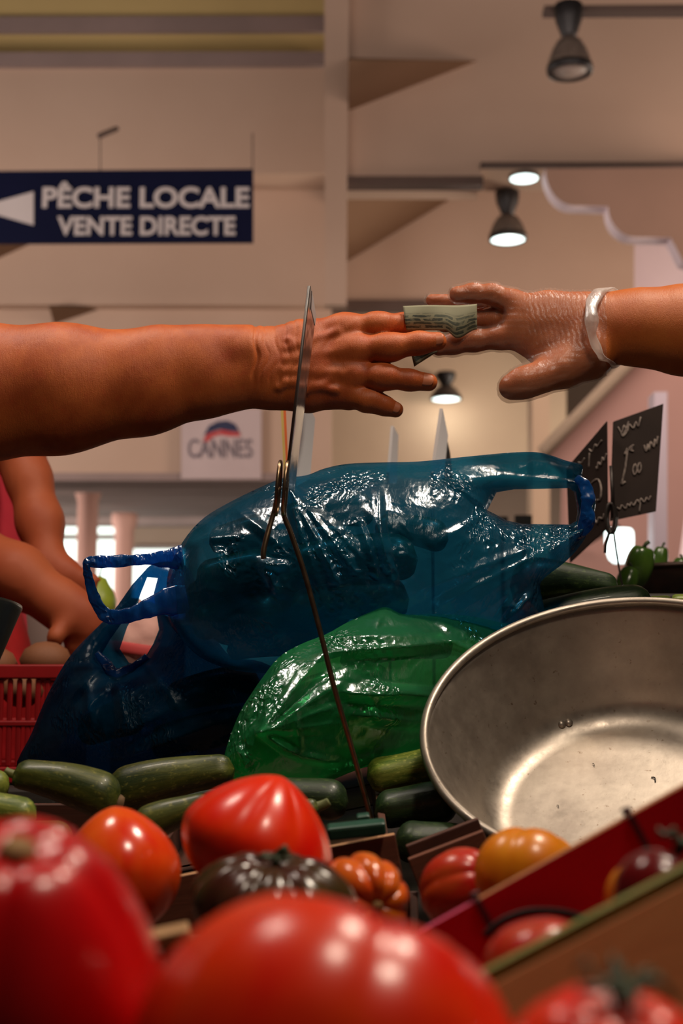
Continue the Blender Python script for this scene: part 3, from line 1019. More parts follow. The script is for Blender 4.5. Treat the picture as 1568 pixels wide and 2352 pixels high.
def left_arm():
    lo = np.array(P(-420, 1180, HD)) + np.array([0, -0.12, 0])
    hi = np.array(P(1060, 680, HD)) + np.array([0, 0.13, 0])
    f = Field((lo[0], HD - 0.085, lo[2]), (hi[0], HD + 0.085, hi[2]), 0.00135)
    V = f.V
    # forearm, muscle belly first, narrowing to the wrist
    f.chain(V, [J(-300, 930), J(-60, 902), J(140, 893), J(330, 878), J(470, 860), J(575, 847)], [R_(168), R_(162), R_(150), R_(120), R_(98), R_(84)], 0.012, 0.74)
    f.cone(V, J(380, 820, -.006), J(560, 800, -.006), R_(66), R_(46), 0.02, 0.8)      # radius side
    f.cone(V, J(545, 800, -.012), J(572, 800, -.012), R_(34), R_(30), 0.014)        # wrist bump
    # hand back
    f.chain(V, [J(560, 848), J(640, 846)], [R_(84), R_(88)], 0.012, 0.52)
    f.chain(V, [J(620, 806, .003), J(700, 785), J(790, 757)], [R_(48), R_(48), R_(34)], 0.012, 0.75)
    f.chain(V, [J(630, 838), J(710, 822, -.004), J(800, 803, -.004)], [R_(52), R_(50), R_(36)], 0.012, 0.72)
    f.chain(V, [J(630, 866), J(710, 862, -.003), J(800, 860, -.002)], [R_(52), R_(50), R_(36)], 0.012, 0.72)
    f.chain(V, [J(630, 885, .003), J(710, 896, .002), J(788, 902, .003)], [R_(50), R_(46), R_(34)], 0.012, 0.75)
    # knuckles
    for x, y, r, dd in ((792, 756, 27, -.003), (808, 806, 28, -.009), (802, 860, 28, -.006), (786, 900, 25, -.002)):
        f.cone(V, J(x, y, dd), J(x + 8, y, dd), R_(r), R_(r), 0.010)
    # thumb behind the palm, reaching forward to the note
    f.chain(V, [J(650, 830, .022), J(760, 800, .034), J(860, 778, .034), J(930, 762, .028)], [R_(46), R_(36), R_(29), R_(22)], 0.01)
    # fingers, each a chain of its own
    fingers = []
    fingers.append(([J(775, 756), J(800, 753), J(868, 746, -.003), J(930, 742, .004), J(985, 740, .010)], [R_(32), R_(29), R_(27), R_(23), R_(19)]))
    fingers.append(([J(790, 806, -.004), J(822, 803, -.006), J(892, 798, -.012), J(962, 788, -.014), J(1004, 784, -.013)], [R_(35), R_(33), R_(30.5), R_(26), R_(21.5)]))
    fingers.append(([J(785, 861), J(815, 862, -.004), J(878, 866, -.010), J(940, 873, -.008), J(984, 878, -.004)], [R_(34), R_(30), R_(28), R_(24), R_(21)]))
    fingers.append(([J(765, 900, .003), J(800, 908, .002), J(846, 920, -.004), J(880, 931, -.003), J(908, 941, 0)], [R_(34), R_(28), R_(25), R_(22), R_(18.5)]))
    A = f.blank()
    for p, r in fingers:
        B = f.blank()
        f.chain(B, p, r, 0.006)
        mid = p[2]                                             # the middle knuckle swells a little
        f.cone(B, mid + np.array([-.004, -.0015, 0]), mid + np.array([.004, -.0015, 0]), r[2] * 1.0, r[2] * 1.0, 0.006)
        A = f.smin(A, B, 0.0022)
    V = f.smin(V, A, 0.009)
    # tendons and veins on the back of the hand
    for a, b, r in (((660, 800), (775, 762), 6), ((655, 826), (790, 806), 7), ((650, 852), (785, 858), 7), ((655, 876), (772, 896), 6), ((640, 890), (735, 846), 5), ((690, 905), (760, 872), 5), ((662, 780), (700, 812), 4)):
        f.cone(V, J(a[0], a[1], -R_(42)), J(b[0], b[1], -R_(34)), R_(r), R_(r), 0.006)
    vert, faces = f.mesh(V)
    me = grid_mesh(vert, faces)
    nrm = vnormals(me)
    co = vcos(me).astype(float)
    px, py = project(co)
    # wrist creases running across, knuckle creases, loose-skin ripples
    mw = sstep(575, 600, px) * (1 - sstep(665, 735, px)) * (1 - sstep(880, 935, py))
    wob = 7 * np.sin(py * 0.035 + 1.3) + 4 * np.sin(py * 0.09)
    ph = (px + wob + 0.10 * (py - 850)) / 11.5
    cre = np.abs(np.sin(ph * math.pi * 0.5 + 0.9 * np.sin(py * 0.021 + px * 0.01)))
    disp = -0.00085 * mw * (1 - cre) ** 2
    deep = np.exp(-((px + wob * 0.6 - 586 + 0.03 * (py - 800)) / 5.0) ** 2) * (1 - sstep(855, 905, py))
    disp -= 0.0016 * deep
    for kx, ky, w in ((878, 745, 17), (893, 797, 22), (880, 866, 20), (848, 920, 15), (822, 802, 16), (960, 788, 9), (940, 874, 9)):
        m = np.exp(-((px - kx) / w) ** 2 - ((py - ky) / 30) ** 2)
        disp -= 0.00055 * m * (0.5 + 0.5 * np.cos((px - kx) * 0.95 + 0.25 * np.sin(py * 0.2)))
    mh = sstep(640, 700, px) * (1 - sstep(790, 850, px))
    rip = np.sin((px * 0.16 + py * 0.07) + 1.6 * np.sin(py * 0.06 + px * 0.03))
    disp -= 0.00045 * mh * (0.5 + 0.5 * rip)
    ma = 1 - sstep(520, 590, px)
    disp += ma * 0.0004 * np.sin(px * 0.022 + 0.6 * np.sin(py * 0.02)) * np.sin(py * 0.03 + px * 0.006)
    me.vertices.foreach_set('co', (co + nrm * disp[:, None]).astype(np.float32).ravel())
    me.update()
    o = link('person', me, 'skin_tan')
    tag(o, 'bare tanned forearm and wrinkled hand reaching in from the left with spread fingers', 'person')
    for a, b, r, c in ((J(986, 786, -.013), J(1016, 783, -.013), R_(21.8), R_(34)), (J(960, 876, -.006), J(990, 879, -.004), R_(21.9), R_(34)), (J(890, 935, -.002), J(912, 942, 0), R_(19.3), R_(28))):
        a = np.array(a)
        nail(o, a, np.array(b) - a, (0, -1, 0.12), r + 0.0002, c * 0.95)
    return o


def right_hand_field(grow=0.0):
    lo = np.array(P(960, 980, HD))
    hi = np.array(P(1960, 590, HD))
    f = Field((lo[0], HD - 0.075, lo[2]), (hi[0], HD + 0.075, hi[2]), 0.00135)
    g = grow
    V = f.V
    # forearm
    f.chain(V, [J(1900, 770), J(1700, 765), J(1568, 758), J(1470, 752), J(1405, 752)], [R_(122) + g, R_(114) + g, R_(103) + g, R_(88) + g, R_(74) + g], 0.012, 0.8)
    # wrist and palm
    f.chain(V, [J(1405, 752), J(1340, 752), J(1290, 752)], [R_(74) + g, R_(70) + g, R_(72) + g], 0.014, 0.62)
    f.chain(V, [J(1330, 735), J(1250, 718), J(1205, 712)], [R_(50) + g, R_(42) + g, R_(30) + g], 0.014, 0.75)
    f.chain(V, [J(1320, 775), J(1240, 755), J(1195, 748)], [R_(56) + g, R_(46) + g, R_(34) + g], 0.014, 0.75)
    f.chain(V, [J(1330, 800), J(1262, 805, -.004), J(1215, 790)], [R_(58) + g, R_(40) + g, R_(26) + g], 0.014, 0.75)
    # thumb
    f.chain(V, [J(1345, 815, -.004), J(1290, 848, -.012), J(1238, 868, -.018), J(1200, 880, -.020), J(1172, 890, -.020)], [R_(62) + g, R_(40) + g, R_(31) + g, R_(31) + g, R_(27) + g], 0.012)
    fingers = []
    fingers.append(([J(1210, 712, .002), J(1178, 694, .006), J(1130, 676, .008), J(1085, 673, .008), J(1050, 676, .006)], [R_(31), R_(28), R_(23), R_(21), R_(19)]))      # top, curled
    fingers.append(([J(1190, 722, .016), J(1130, 705, .030), J(1060, 693, .034), J(992, 690, .032)], [R_(26), R_(22), R_(18), R_(15)]))                                 # behind it
    fingers.append(([J(1200, 744, .010), J(1130, 737, .022), J(1070, 738, .024), J(1020, 744, .022)], [R_(33), R_(27), R_(23), R_(20)]))                               # behind the note
    fingers.append(([J(1210, 778, .002), J(1150, 776, .008), J(1090, 782, .012), J(1040, 790, .013), J(1008, 798, .013)], [R_(30), R_(26), R_(25), R_(23.5), R_(20)]))   # lowest
    A = f.blank()
    for p, r in fingers:
        B = f.blank()
        f.chain(B, p, [q + g for q in r], 0.006)
        A = f.smin(A, B, 0.0022)
    V = f.smin(V, A, 0.008)
    return f, V


def right_arm():
    f, V = right_hand_field()
    vert, faces = f.mesh(V)
    me = grid_mesh(vert, faces)
    o = link('person', me, 'skin_right')
    tag(o, 'forearm from the right with a hand in a clear disposable glove taking the banknote', 'person')
    # the glove: a looser film over the hand, open at the wrist
    f, V = right_hand_field(0.0016)
    # loose tips and slack film
    f.cone(V, J(1165, 908, -.018), J(1245, 893, -.014), R_(13), R_(9), 0.006, 0.5)
    f.cone(V, J(1206, 690, -.004), J(1238, 684, -.006), R_(14), R_(12), 0.006, 0.8)
    f.cone(V, J(1050, 797, .012), J(1098, 800, .010), R_(14), R_(9), 0.006, 0.6)
    f.cone(V, J(1240, 800, -.004), J(1215, 770, -.004), R_(30), R_(24), 0.02, 0.5)
    vert, faces = f.mesh(V)
    fx, fy = project(vert[faces].mean(1))
    faces = faces[fx < 1392]
    used = np.unique(faces)
    re = np.full(len(vert), -1)
    re[used] = np.arange(len(used))
    me = grid_mesh(vert[used], re[faces])
    nrm = vnormals(me)
    co = vcos(me).astype(float)
    px, py = project(co)
    mw = sstep(1195, 1225, px) * (1 - sstep(760, 830, py))
    wob = 3 * np.sin(py * 0.09) + 2 * np.sin(py * 0.21)
    s = np.sin((px + wob - 0.35 * (py - 700)) * 2 * math.pi / 12.5)
    disp = 0.00048 * mw * s + 0.0004
    w2 = np.sin(px * 0.13 + py * 0.29 + 1.7 * np.sin(px * 0.05)) * np.sin(py * 0.17 - px * 0.07)
    disp += 0.00032 * (1 - mw) * w2
    me.vertices.foreach_set('co', (co + nrm * disp[:, None]).astype(np.float32).ravel())
    me.update()
    g = link('glove', me, 'glove')
    adopt(g, o)
    # rolled cuff
    pts, fl = [], []
    for k in range(72):
        a = 2 * math.pi * k / 72
        yy = 752 + 86 * math.sin(a) * -1
        front = math.cos(a)
        xx = 1396 - 38 * front + 10 * math.sin(a) * -1 + 1.5 * math.sin(7 * a)
        p = P(xx, yy, HD - 0.044 * front)
        w = R_(11 + 8 * max(0, math.sin(a)) + 2.4 * math.sin(4 * a + 1) + 1.8 * math.sin(9 * a))
        pts.append(p)
        fl.append((w, R_(7 + 2.2 * math.sin(7 * a)), (Vector((0, -front, math.sin(a)))).normalized()))
    pts.append(pts[0])
    fl.append(fl[0])
    c = link('glove_cuff', tube_mesh(pts, 0, 14, fl, False), 'glove_cuff')
    c['label'] = 'milky rolled cuff of the glove'
    adopt(c, g)
    return o


def banknote():
    """a folded note pinched between the two hands: front layer, fold behind the middle finger, a corner hanging below"""
    n, m = 34, 16
    verts, faces, uvs = [], [], []
    for i in range(n):
        s = i / (n - 1)
        for j in range(m):
            t = j / (m - 1)
            x = 925 + 170 * s + 8 * t * (1 - s)
            ytop = 703 - 2 * math.sin(s * 5) - (7 * s ** 3)
            ybot = 759 + 18 * sstep(0.55, 0.72, s) - 20 * sstep(0.72, 1.0, s)
            y = ytop + (ybot - ytop) * t
            d = HD - 0.0065 - 0.0025 * math.sin(t * math.pi) - 0.0018 * math.sin(s * 9 + t * 2) + 0.004 * s + 0.006 * max(0, t - .7) * (1 - s)
            verts.append(P(x, y, d))
            uvs.append((s, 1 - t))
    for i in range(n - 1):
        for j in range(m - 1):
            faces.append((i * m + j, i * m + j + 1, (i + 1) * m + j + 1, (i + 1) * m + j))
    me = mesh(verts, faces)
    uv = me.uv_layers.new(name='UVMap')
    for l in me.loops:
        uv.data[l.index].uv = uvs[l.vertex_index]
    o = link('banknote', me, 'banknote')
    sd = o.modifiers.new('paper', 'SOLIDIFY')
    sd.thickness = 0.0004
    tag(o, 'folded grey-green banknote held between the bare fingers and the gloved hand', 'banknote')
    # lower flap
    q = [(940, 770), (1010, 776), (1002, 812), (976, 826), (951, 842)]
    vv, ff, uu = [], [], []
    for i in range(9):
        s = i / 8
        top = P(936 + 80 * s, 772, HD + 0.000)
        bot = P(951 + 52 * s, 842 - 34 * s, HD - 0.001 + 0.003 * math.sin(s * 4))
        for j in range(9):
            t = j / 8
            vv.append(top.lerp(bot, t) + Vector((0, 0.002 * math.sin(t * 3), 0)))
            uu.append((0.25 + 0.3 * s, 0.62 * (1 - t) + 0.02))
    for i in range(8):
        for j in range(8):
            ff.append((i * 9 + j, i * 9 + j + 1, (i + 1) * 9 + j + 1, (i + 1) * 9 + j))
    me = mesh(vv, ff)
    uv = me.uv_layers.new(name='UVMap')
    for l in me.loops:
        uv.data[l.index].uv = uu[l.vertex_index]
    fl = link('folded_corner', me, 'banknote')
    sd = fl.modifiers.new('paper', 'SOLIDIFY')
    sd.thickness = 0.0004
    adopt(fl, o)


# ------------------------------------------------------------------ polythene bags
def inside(poly, x, y):
    c = np.zeros(x.shape, bool)
    n = len(poly)
    for i in range(n):
        x0, y0 = poly[i]
        x1, y1 = poly[(i + 1) % n]
        if y0 == y1:
            continue
        c ^= ((y0 > y) != (y1 > y)) & (x < (x1 - x0) * (y - y0) / (y1 - y0) + x0)
    return c


def seg_dist(poly, x, y, closed=True):
    d = np.full(x.shape, 1e9)
    n = len(poly)
    for i in range(n if closed else n - 1):
        a, b = np.array(poly[i]), np.array(poly[(i + 1) % n])
        ba = b - a
        h = np.clip(((x - a[0]) * ba[0] + (y - a[1]) * ba[1]) / max((ba ** 2).sum(), 1e-9), 0, 1)
        d = np.minimum(d, np.hypot(x - a[0] - h * ba[0], y - a[1] - h * ba[1]))
    return d


def resample(poly, step):
    out = []
    n = len(poly)
    for i in range(n):
        a, b = np.array(poly[i]), np.array(poly[(i + 1) % n])
        L = np.hypot(*(b - a))
        k = max(1, int(round(L / step)))
        for j in range(k):
            out.append(tuple(a + (b - a) * j / k))
    return out


def sheet(outline, holes, step, seed, flatx=None):
    rng = np.random.default_rng(seed)
    ol = resample(outline, step)
    hs = [resample(h, step) for h in holes]
    a = np.array(ol)
    x0, y0 = a.min(0)
    x1, y1 = a.max(0)
    gx, gy = [], []
    r = 0
    y = y0
    while y < y1:
        xs = np.arange(x0 + (r % 2) * step / 2, x1, step)
        gx.append(xs)
        gy.append(np.full(len(xs), y))
        y += step * 0.866
        r += 1
    gx, gy = np.concatenate(gx), np.concatenate(gy)
    gx = gx + rng.normal(0, step * 0.12, gx.shape)
    gy = gy + rng.normal(0, step * 0.12, gy.shape)
    ok = inside(ol, gx, gy) & (seg_dist(outline, gx, gy) > step * 0.55)
    for h, ho in zip(hs, holes):
        ok &= ~inside(h, gx, gy) & (seg_dist(ho, gx, gy) > step * 0.55)
    gx, gy = gx[ok], gy[ok]
    pts = [Vector(p) for p in ol]
    edges = [(i, (i + 1) % len(ol)) for i in range(len(ol))]
    for h in hs:
        b = len(pts)
        pts += [Vector(p) for p in h]
        edges += [(b + i, b + (i + 1) % len(h)) for i in range(len(h))]
    pts += [Vector((float(p), float(q))) for p, q in zip(gx, gy)]
    vo, eo, fo, ov, oe, of = delaunay_2d_cdt(pts, edges, [], 0, 1e-4)
    v = np.array([(p.x, p.y) for p in vo])
    f = np.array([t for t in fo if len(t) == 3])
    c = v[f].mean(1)
    keep = inside(ol, c[:, 0], c[:, 1])
    for h in hs:
        keep &= ~inside(h, c[:, 0], c[:, 1])
    f = f[keep]
    # orient
    p = v[f]
    ar = (p[:, 1, 0] - p[:, 0, 0]) * (p[:, 2, 1] - p[:, 0, 1]) - (p[:, 1, 1] - p[:, 0, 1]) * (p[:, 2, 0] - p[:, 0, 0])
    f = np.where((ar < 0)[:, None], f[:, ::-1], f)
    return v, f


def inflate(v, f, fixed, iters=260):
    e = np.concatenate([f[:, [0, 1]], f[:, [1, 2]], f[:, [2, 0]]])
    e = np.concatenate([e, e[:, ::-1]])
    e = np.unique(e, axis=0)
    n = len(v)
    w = 1.0 / np.maximum(np.hypot(*(v[e[:, 0]] - v[e[:, 1]]).T), 0.3)
    deg = np.bincount(e[:, 0], w, n)
    free = ~fixed

    def A(x):
        return np.where(free, deg * x - np.bincount(e[:, 0], w * x[e[:, 1]], n), 0)
    b = np.where(free, 1.0, 0)
    x = np.zeros(n)
    r = b - A(x)
    p = r.copy()
    rs = r @ r
    for _ in range(iters):
        Ap = A(p)
        al = rs / max(p @ Ap, 1e-20)
        x += al * p
        r -= al * Ap
        rn = r @ r
        if rn < 1e-8 * n:
            break
        p = r + rn / rs * p
        rs = rn
    return np.sqrt(np.maximum(x, 0) / max(x.max(), 1e-9))


def ridged(x, y, s, seed):
    out = np.empty(len(x))
    for i in range(len(x)):
        out[i] = 1 - abs(mnoise.noise((x[i] * s + seed, y[i] * s - seed, seed * 1.7)))
    return out


def bag(outline, front_holes, back_holes, d0, thick, creases, step=5.5, seed=1, tilt=(0, 0), crumple=0.004, back_thick=None, split=None, cells=()):
    """two film sheets welded along the outline; returns (verts, faces, face px centres)"""
    allv, allf, allc = [], [], []
    base = 0
    fine = [tuple(p) for p in smooth_path(outline, 4, True)]
    for side, holes in ((-1, front_holes), (1, back_holes)):
        v, f = sheet(fine, holes, step if side < 0 else step * 1.5, seed + side)
        do = seg_dist(fine, v[:, 0], v[:, 1])
        fixed = do < 0.02
        for h in holes:
            fixed |= seg_dist(h, v[:, 0], v[:, 1]) < 0.02
        t = inflate(v, f, fixed)
        x, y = v[:, 0], v[:, 1]
        T = thick if side < 0 else (back_thick or thick)
        disp = T * t
        edge = np.clip(do / 35, 0, 1)
        for h in holes:
            edge = np.minimum(edge, np.clip(seg_dist(h, x, y) / 25, 0, 1))
        for (ax, ay, bx, by, amp, w, mode) in creases:
            ba = np.array([bx - ax, by - ay], float)
            L2 = (ba ** 2).sum()
            hraw = ((x - ax) * ba[0] + (y - ay) * ba[1]) / L2
            hh = np.clip(hraw, 0, 1)
            bend = 10 * np.sin(hh * math.pi * 1.3 + ax)
            nx, ny = -ba[1] / math.sqrt(L2), ba[0] / math.sqrt(L2)
            dd = np.hypot(x - ax - hh * ba[0] - nx * bend * hh * (1 - hh), y - ay - hh * ba[1] - ny * bend * hh * (1 - hh))
            ww = w * (0.35 + 0.9 * hh) if mode == 1 else w
            tent = np.maximum(0, 1 - dd / ww)
            fall = (1 - hh * 0.7) if mode == 1 else np.sin(np.clip(hh, 0.02, 0.98) * math.pi) ** 0.5
            disp = disp + edge * amp * tent ** 1.1 * fall
        r1 = ridged(x, y, 1 / 95, seed)
        r2 = ridged(x, y, 1 / 34, seed + 5)
        disp = disp + edge * crumple * (r1 - 0.7) + edge * crumple * 0.38 * (r2 - 0.75)
        for (cx, cy, rad, amp) in cells:
            m = np.exp(-(((x - cx) ** 2 + (y - cy) ** 2) / rad ** 2))
            r3 = ridged(x, y, 1 / 15, seed + 9)
            disp = disp + edge * m * amp * (r3 - 0.75)
        dep = d0 + side * np.maximum(disp, 0) + tilt[0] * (x - 784) + tilt[1] * (y - 1400)
        w3 = PA(x, y, dep)
        allv.append(w3)
        allf.append((f if side < 0 else f[:, ::-1]) + base)
        allc.append(v[f].mean(1))
        base += len(v)
    return np.concatenate(allv), np.concatenate(allf), np.concatenate(allc)


def weld(me):
    bm = bmesh.new()
    bm.from_mesh(me)
    bmesh.ops.remove_doubles(bm, verts=bm.verts[:], dist=1e-5)
    bm.to_mesh(me)
    bm.free()


def sub_mesh(v, f):
    used = np.unique(f)
    re = np.full(len(v), -1)
    re[used] = np.arange(len(used))
    me = grid_mesh(v[used], re[f])
    weld(me)
    return me


def strap(path, d, mat, parent, name='handle', seed=0, thick=0.35):
    """a gathered strap of film: path [(px, py, half width px, dd)]"""
    pts = smooth_path([(a, b, w, dd) for a, b, w, dd in path], 7)
    P3, fl = [], []
    for i, (x, y, w, dd) in enumerate(pts):
        P3.append(P(x, y, d + dd))
        k = 1 + 0.16 * mnoise.noise((i * 0.35, seed, 0))
        tw = 0.7 * mnoise.noise((i * 0.12, seed + 9, 3))
        fl.append((M(w * k, d), M(w * k * thick, d), (0.3 * tw, -1, 0.35 * math.sin(tw))))
    me = tube_mesh(P3, 0, 18, fl)
    co = vcos(me)
    for i in range(len(co)):
        q = Vector(co[i])
        n = mnoise.noise(q * 90 + Vector((seed, 0, 0)))
        n2 = abs(mnoise.noise(q * 210))
        co[i] += np.array([0, 0.0022 * n - 0.0016 * n2, 0.0010 * n])
    me.vertices.foreach_set('co', co.ravel())
    o = link(name, me, mat)
    adopt(o, parent)
    return o


def bags():
    # ---- the upper blue bag
    ol = [(384, 1392), (383, 1335), (396, 1288), (428, 1232), (470, 1188), (530, 1152), (600, 1118), (650, 1098), (702, 1092), (745, 1076), (800, 1065), (880, 1062), (960, 1060), (1050, 1051), (1130, 1043), (1200, 1038), (1248, 1041), (1300, 1058), (1336, 1068), (1337, 1094), (1352, 1118), (1367, 1152), (1364, 1180), (1352, 1218), (1330, 1256), (1296, 1292), (1262, 1318), (1240, 1342), (1247, 1385), (1249, 1418), (1225, 1445), (1150, 1470), (1040, 1470), (940, 1470), (840, 1490), (740, 1520), (640, 1545), (540, 1540), (460, 1510), (410, 1460), (388, 1425)]
    hole = [(1140, 1131), (1180, 1124), (1240, 1123), (1306, 1121), (1318, 1130), (1322, 1150), (1326, 1175), (1322, 1196), (1308, 1205), (1250, 1204), (1200, 1203), (1165, 1196), (1135, 1180), (1119, 1172), (1130, 1150)]
    cr = []
    for bx, by, amp in ((800, 1395, .013), (860, 1375, .010), (740, 1380, .009), (700, 1330, .010), (850, 1300, .006)):
        cr.append((662, 1112, bx, by, amp, 22, 1))
    for bx, by, amp in ((900, 1450, .008), (1000, 1440, .010), (1080, 1430, .008), (1150, 1440, .008), (850, 1400, .006), (1000, 1230, .004)):
        cr.append((1345, 1215, bx, by, amp, 26, 1))
    for bx, by, amp in ((1060, 1110, .006), (1000, 1090, .005), (1150, 1090, .006)):
        cr.append((1338, 1110, bx, by, amp, 16, 1))
    cr += [(1122, 1168, 1020, 1090, .007, 16, 1), (1122, 1170, 1120, 1300, .006, 18, 1), (1122, 1170, 1000, 1250, .005, 18, 1), (868, 1105, 880, 1290, .007, 16, 2), (845, 1150, 915, 1380, .008, 20, 2), (826, 1200, 870, 1330, .006, 14, 2), (430, 1245, 560, 1230, .006, 16, 2), (590, 1290, 660, 1300, .010, 16, 2), (600, 1300, 640, 1360, .008, 18, 2), (1240, 1345, 1150, 1440, .010, 14, 2), (1190, 1350, 1140, 1430, .006, 12, 2), (530, 1160, 640, 1250, .005, 20, 2), (470, 1200, 520, 1330, .006, 24, 2)]
    v, f, c = bag(ol, [hole], [hole], 1.40, 0.092, cr, 4.4, 3, tilt=(0.00002, 0), crumple=0.0035, cells=((640, 1330, 60, .004), (780, 1370, 60, .005), (880, 1300, 70, .005), (1200, 1410, 50, .005)))
    right = (c[:, 0] > 1150 + 0.0 * c[:, 1]) & (c[:, 1] < 1215) | ((c[:, 0] > 1318) & (c[:, 1] < 1300))
    me = sub_mesh(v, f[~right])
    A = link('carrier_bag', me, 'blue_film')
    tag(A, 'large translucent blue carrier bag lying on top, filled with vegetables', 'bag')
    h = link('handle', sub_mesh(v, f[right]), 'blue_film')
    adopt(h, A)
    # its twisted knot and the strap at the right
    strap([(1322, 1098, 10, -.006), (1340, 1112, 14, -.010), (1350, 1140, 17, -.012), (1346, 1165, 13, -.012), (1348, 1190, 19, -.010), (1338, 1218, 15, -.006), (1318, 1240, 8, -.002)], 1.40, 'strap_film', A, 'handle_twist', 4)
    # left handle of the upper bag, looped
    strap([(420, 1280, 30, 0.0), (385, 1284, 22, 0.0), (340, 1284, 13, 0.0), (280, 1288, 15, -.004), (225, 1291, 14, -.006), (203, 1290, 11, -.006), (199, 1302, 9, -.006), (203, 1325, 11, -.004), (212, 1360, 12, -.002), (226, 1392, 14, 0), (246, 1414, 17, 0), (280, 1417, 17, -.002), (320, 1405, 19, -.004), (360, 1390, 25, -.004), (395, 1380, 34, -.002), (430, 1372, 30, 0.0)], 1.365, 'strap_film', A, 'handle', 11, 0.28)
    # ---- the lower blue bag behind it
    ol = [(38, 1764), (72, 1685), (108, 1598), (150, 1522), (188, 1476), (236, 1428), (266, 1396), (300, 1348), (326, 1318), (350, 1296), (392, 1290), (436, 1310), (470, 1400), (520, 1500), (600, 1520), (660, 1560), (664, 1640), (630, 1730), (560, 1762), (470, 1776), (380, 1782), (280, 1786), (190, 1780), (110, 1774)]
    fh = [(338, 1326), (362, 1328), (353, 1362), (358, 1400), (367, 1446), (354, 1478), (337, 1506), (312, 1526), (290, 1536), (262, 1549), (240, 1530), (228, 1512), (252, 1470), (284, 1425), (312, 1388), (322, 1366)]
    bh = [(338, 1326), (362, 1328), (353, 1362), (358, 1400), (365, 1446), (352, 1478), (336, 1505), (314, 1526), (296, 1522), (275, 1490), (292, 1440), (312, 1405), (322, 1366)]
    cr = [(262, 1548, 150, 1700, .007, 26, 1), (262, 1548, 300, 1700, .008, 26, 1), (240, 1530, 110, 1640, .006, 22, 1), (400, 1620, 280, 1690, .008, 30, 2), (560, 1640, 230, 1762, .012, 30, 2), (330, 1520, 420, 1640, .008, 30, 1), (200, 1560, 215, 1680, .005, 18, 2)]
    v, f, c = bag(ol, [fh], [bh], 1.485, 0.085, cr, 6.0, 21, crumple=0.0045, cells=((250, 1620, 90, .002),))
    up = (c[:, 1] < 1440) & (c[:, 0] < 440)
    B = link('carrier_bag', sub_mesh(v, f[~up]), 'navy_film')
    tag(B, 'darker blue carrier bag slumped at the left under the top bag, its mouth open', 'bag')
    h = link('handle', sub_mesh(v, f[up]), 'navy_film')
    adopt(h, B)
    strap([(222, 1498, 7, -.012), (242, 1524, 11, -.014), (264, 1548, 14, -.016), (290, 1540, 11, -.016), (312, 1527, 9, -.014), (338, 1508, 8, -.012)], 1.47, 'strap_film', B, 'rolled_hem', 31, 0.5)
    # ---- the green bag
    ol = [(508, 1792), (514, 1742), (528, 1692), (552, 1634), (578, 1592), (600, 1560), (640, 1510), (690, 1480), (750, 1456), (800, 1428), (850, 1406), (888, 1394), (925, 1410), (1000, 1410), (1080, 1415), (1150, 1430), (1230, 1450), (1260, 1500), (1200, 1580), (1080, 1660), (1000, 1712), (930, 1735), (850, 1758), (800, 1776), (740, 1800), (680, 1812), (600, 1812), (540, 1815)]
    cr = []
    for bx, by, amp in ((760, 1480, .010), (800, 1560, .009), (780, 1620, .009), (800, 1660, .007), (700, 1520, .008), (640, 1520, .006)):
        cr.append((598, 1682, bx, by, amp, 24, 1))
    cr = [(q[0], q[1], q[2], q[3], q[4] * 1.3, q[5], q[6]) for q in cr]
    cr += [(596, 1680, 690, 1738, .014, 16, 2), (690, 1738, 790, 1752, .009, 16, 2), (720, 1470, 1000, 1455, .014, 22, 2), (880, 1395, 860, 1440, .008, 14, 2), (740, 1500, 1060, 1470, .016, 26, 2), (780, 1590, 1000, 1600, .017, 26, 2), (820, 1570, 960, 1590, .006, 14, 2), (860, 1610, 870, 1660, .010, 14, 2), (1030, 1470, 1100, 1500, .006, 14, 2), (790, 1640, 990, 1660, .012, 26, 2), (990, 1415, 1040, 1450, .006, 14, 2), (530, 1700, 580, 1790, .005, 18, 2), (680, 1640, 690, 1740, .005, 12, 2)]
    v, f, c = bag(ol, [], [], 1.30, 0.070, cr, 4.6, 41, back_thick=0.03, tilt=(0.00028, 0), crumple=0.0035, cells=((870, 1490, 50, .004), (1060, 1480, 50, .005), (850, 1630, 40, .004)))
    G = link('carrier_bag', sub_mesh(v, f), 'green_film')
    tag(G, 'translucent green carrier bag crumpled under the blue bag, beside the metal pan', 'bag')
    # vegetables inside the bags
    inner = [((440, 1440), (650, 1405), 50, 1.385, 'dark courgette inside the upper blue bag, low at its left end'),
             ((450, 1335), (640, 1310), 50, 1.375, 'dark courgette inside the upper blue bag, in the middle of its left end'),
             ((480, 1250), (640, 1215), 40, 1.385, 'dark courgette inside the upper blue bag, by its left shoulder'),
             ((665, 1405), (940, 1375), 52, 1.375, 'dark courgette inside the upper blue bag, along its underside'),
             ((665, 1298), (960, 1285), 54, 1.362, 'dark courgette inside the upper blue bag, right of the wire stem'),
             ((650, 1195), (860, 1170), 42, 1.382, 'dark courgette inside the upper blue bag, just below the wire clip'),
             ((520, 1495), (760, 1480), 34, 1.398, 'dark courgette inside the upper blue bag, lowest of all'),
             ((860, 1210), (1030, 1240), 38, 1.385, 'dark courgette inside the upper blue bag, nearest to the cut-out handle'),
             ((180, 1690), (330, 1640), 44, 1.475, 'dark courgette inside the lower blue bag, at its left'),
             ((345, 1715), (600, 1665), 46, 1.468, 'dark courgette inside the lower blue bag, low in the middle'),
             ((380, 1610), (600, 1570), 44, 1.475, 'dark courgette inside the lower blue bag, near the top bag'),
             ((640, 1720), (900, 1640), 48, 1.288, 'green courgette inside the green bag, low down'),
             ((620, 1620), (900, 1560), 40, 1.280, 'green courgette inside the green bag, in its middle'),
             ((780, 1520), (1040, 1480), 34, 1.340, 'green courgette inside the green bag, near its top')]
    # an added leafy mass behind the courgettes, there to darken the top bag
    c = P(655, 1350, 1.425)
    verts, faces = [], []
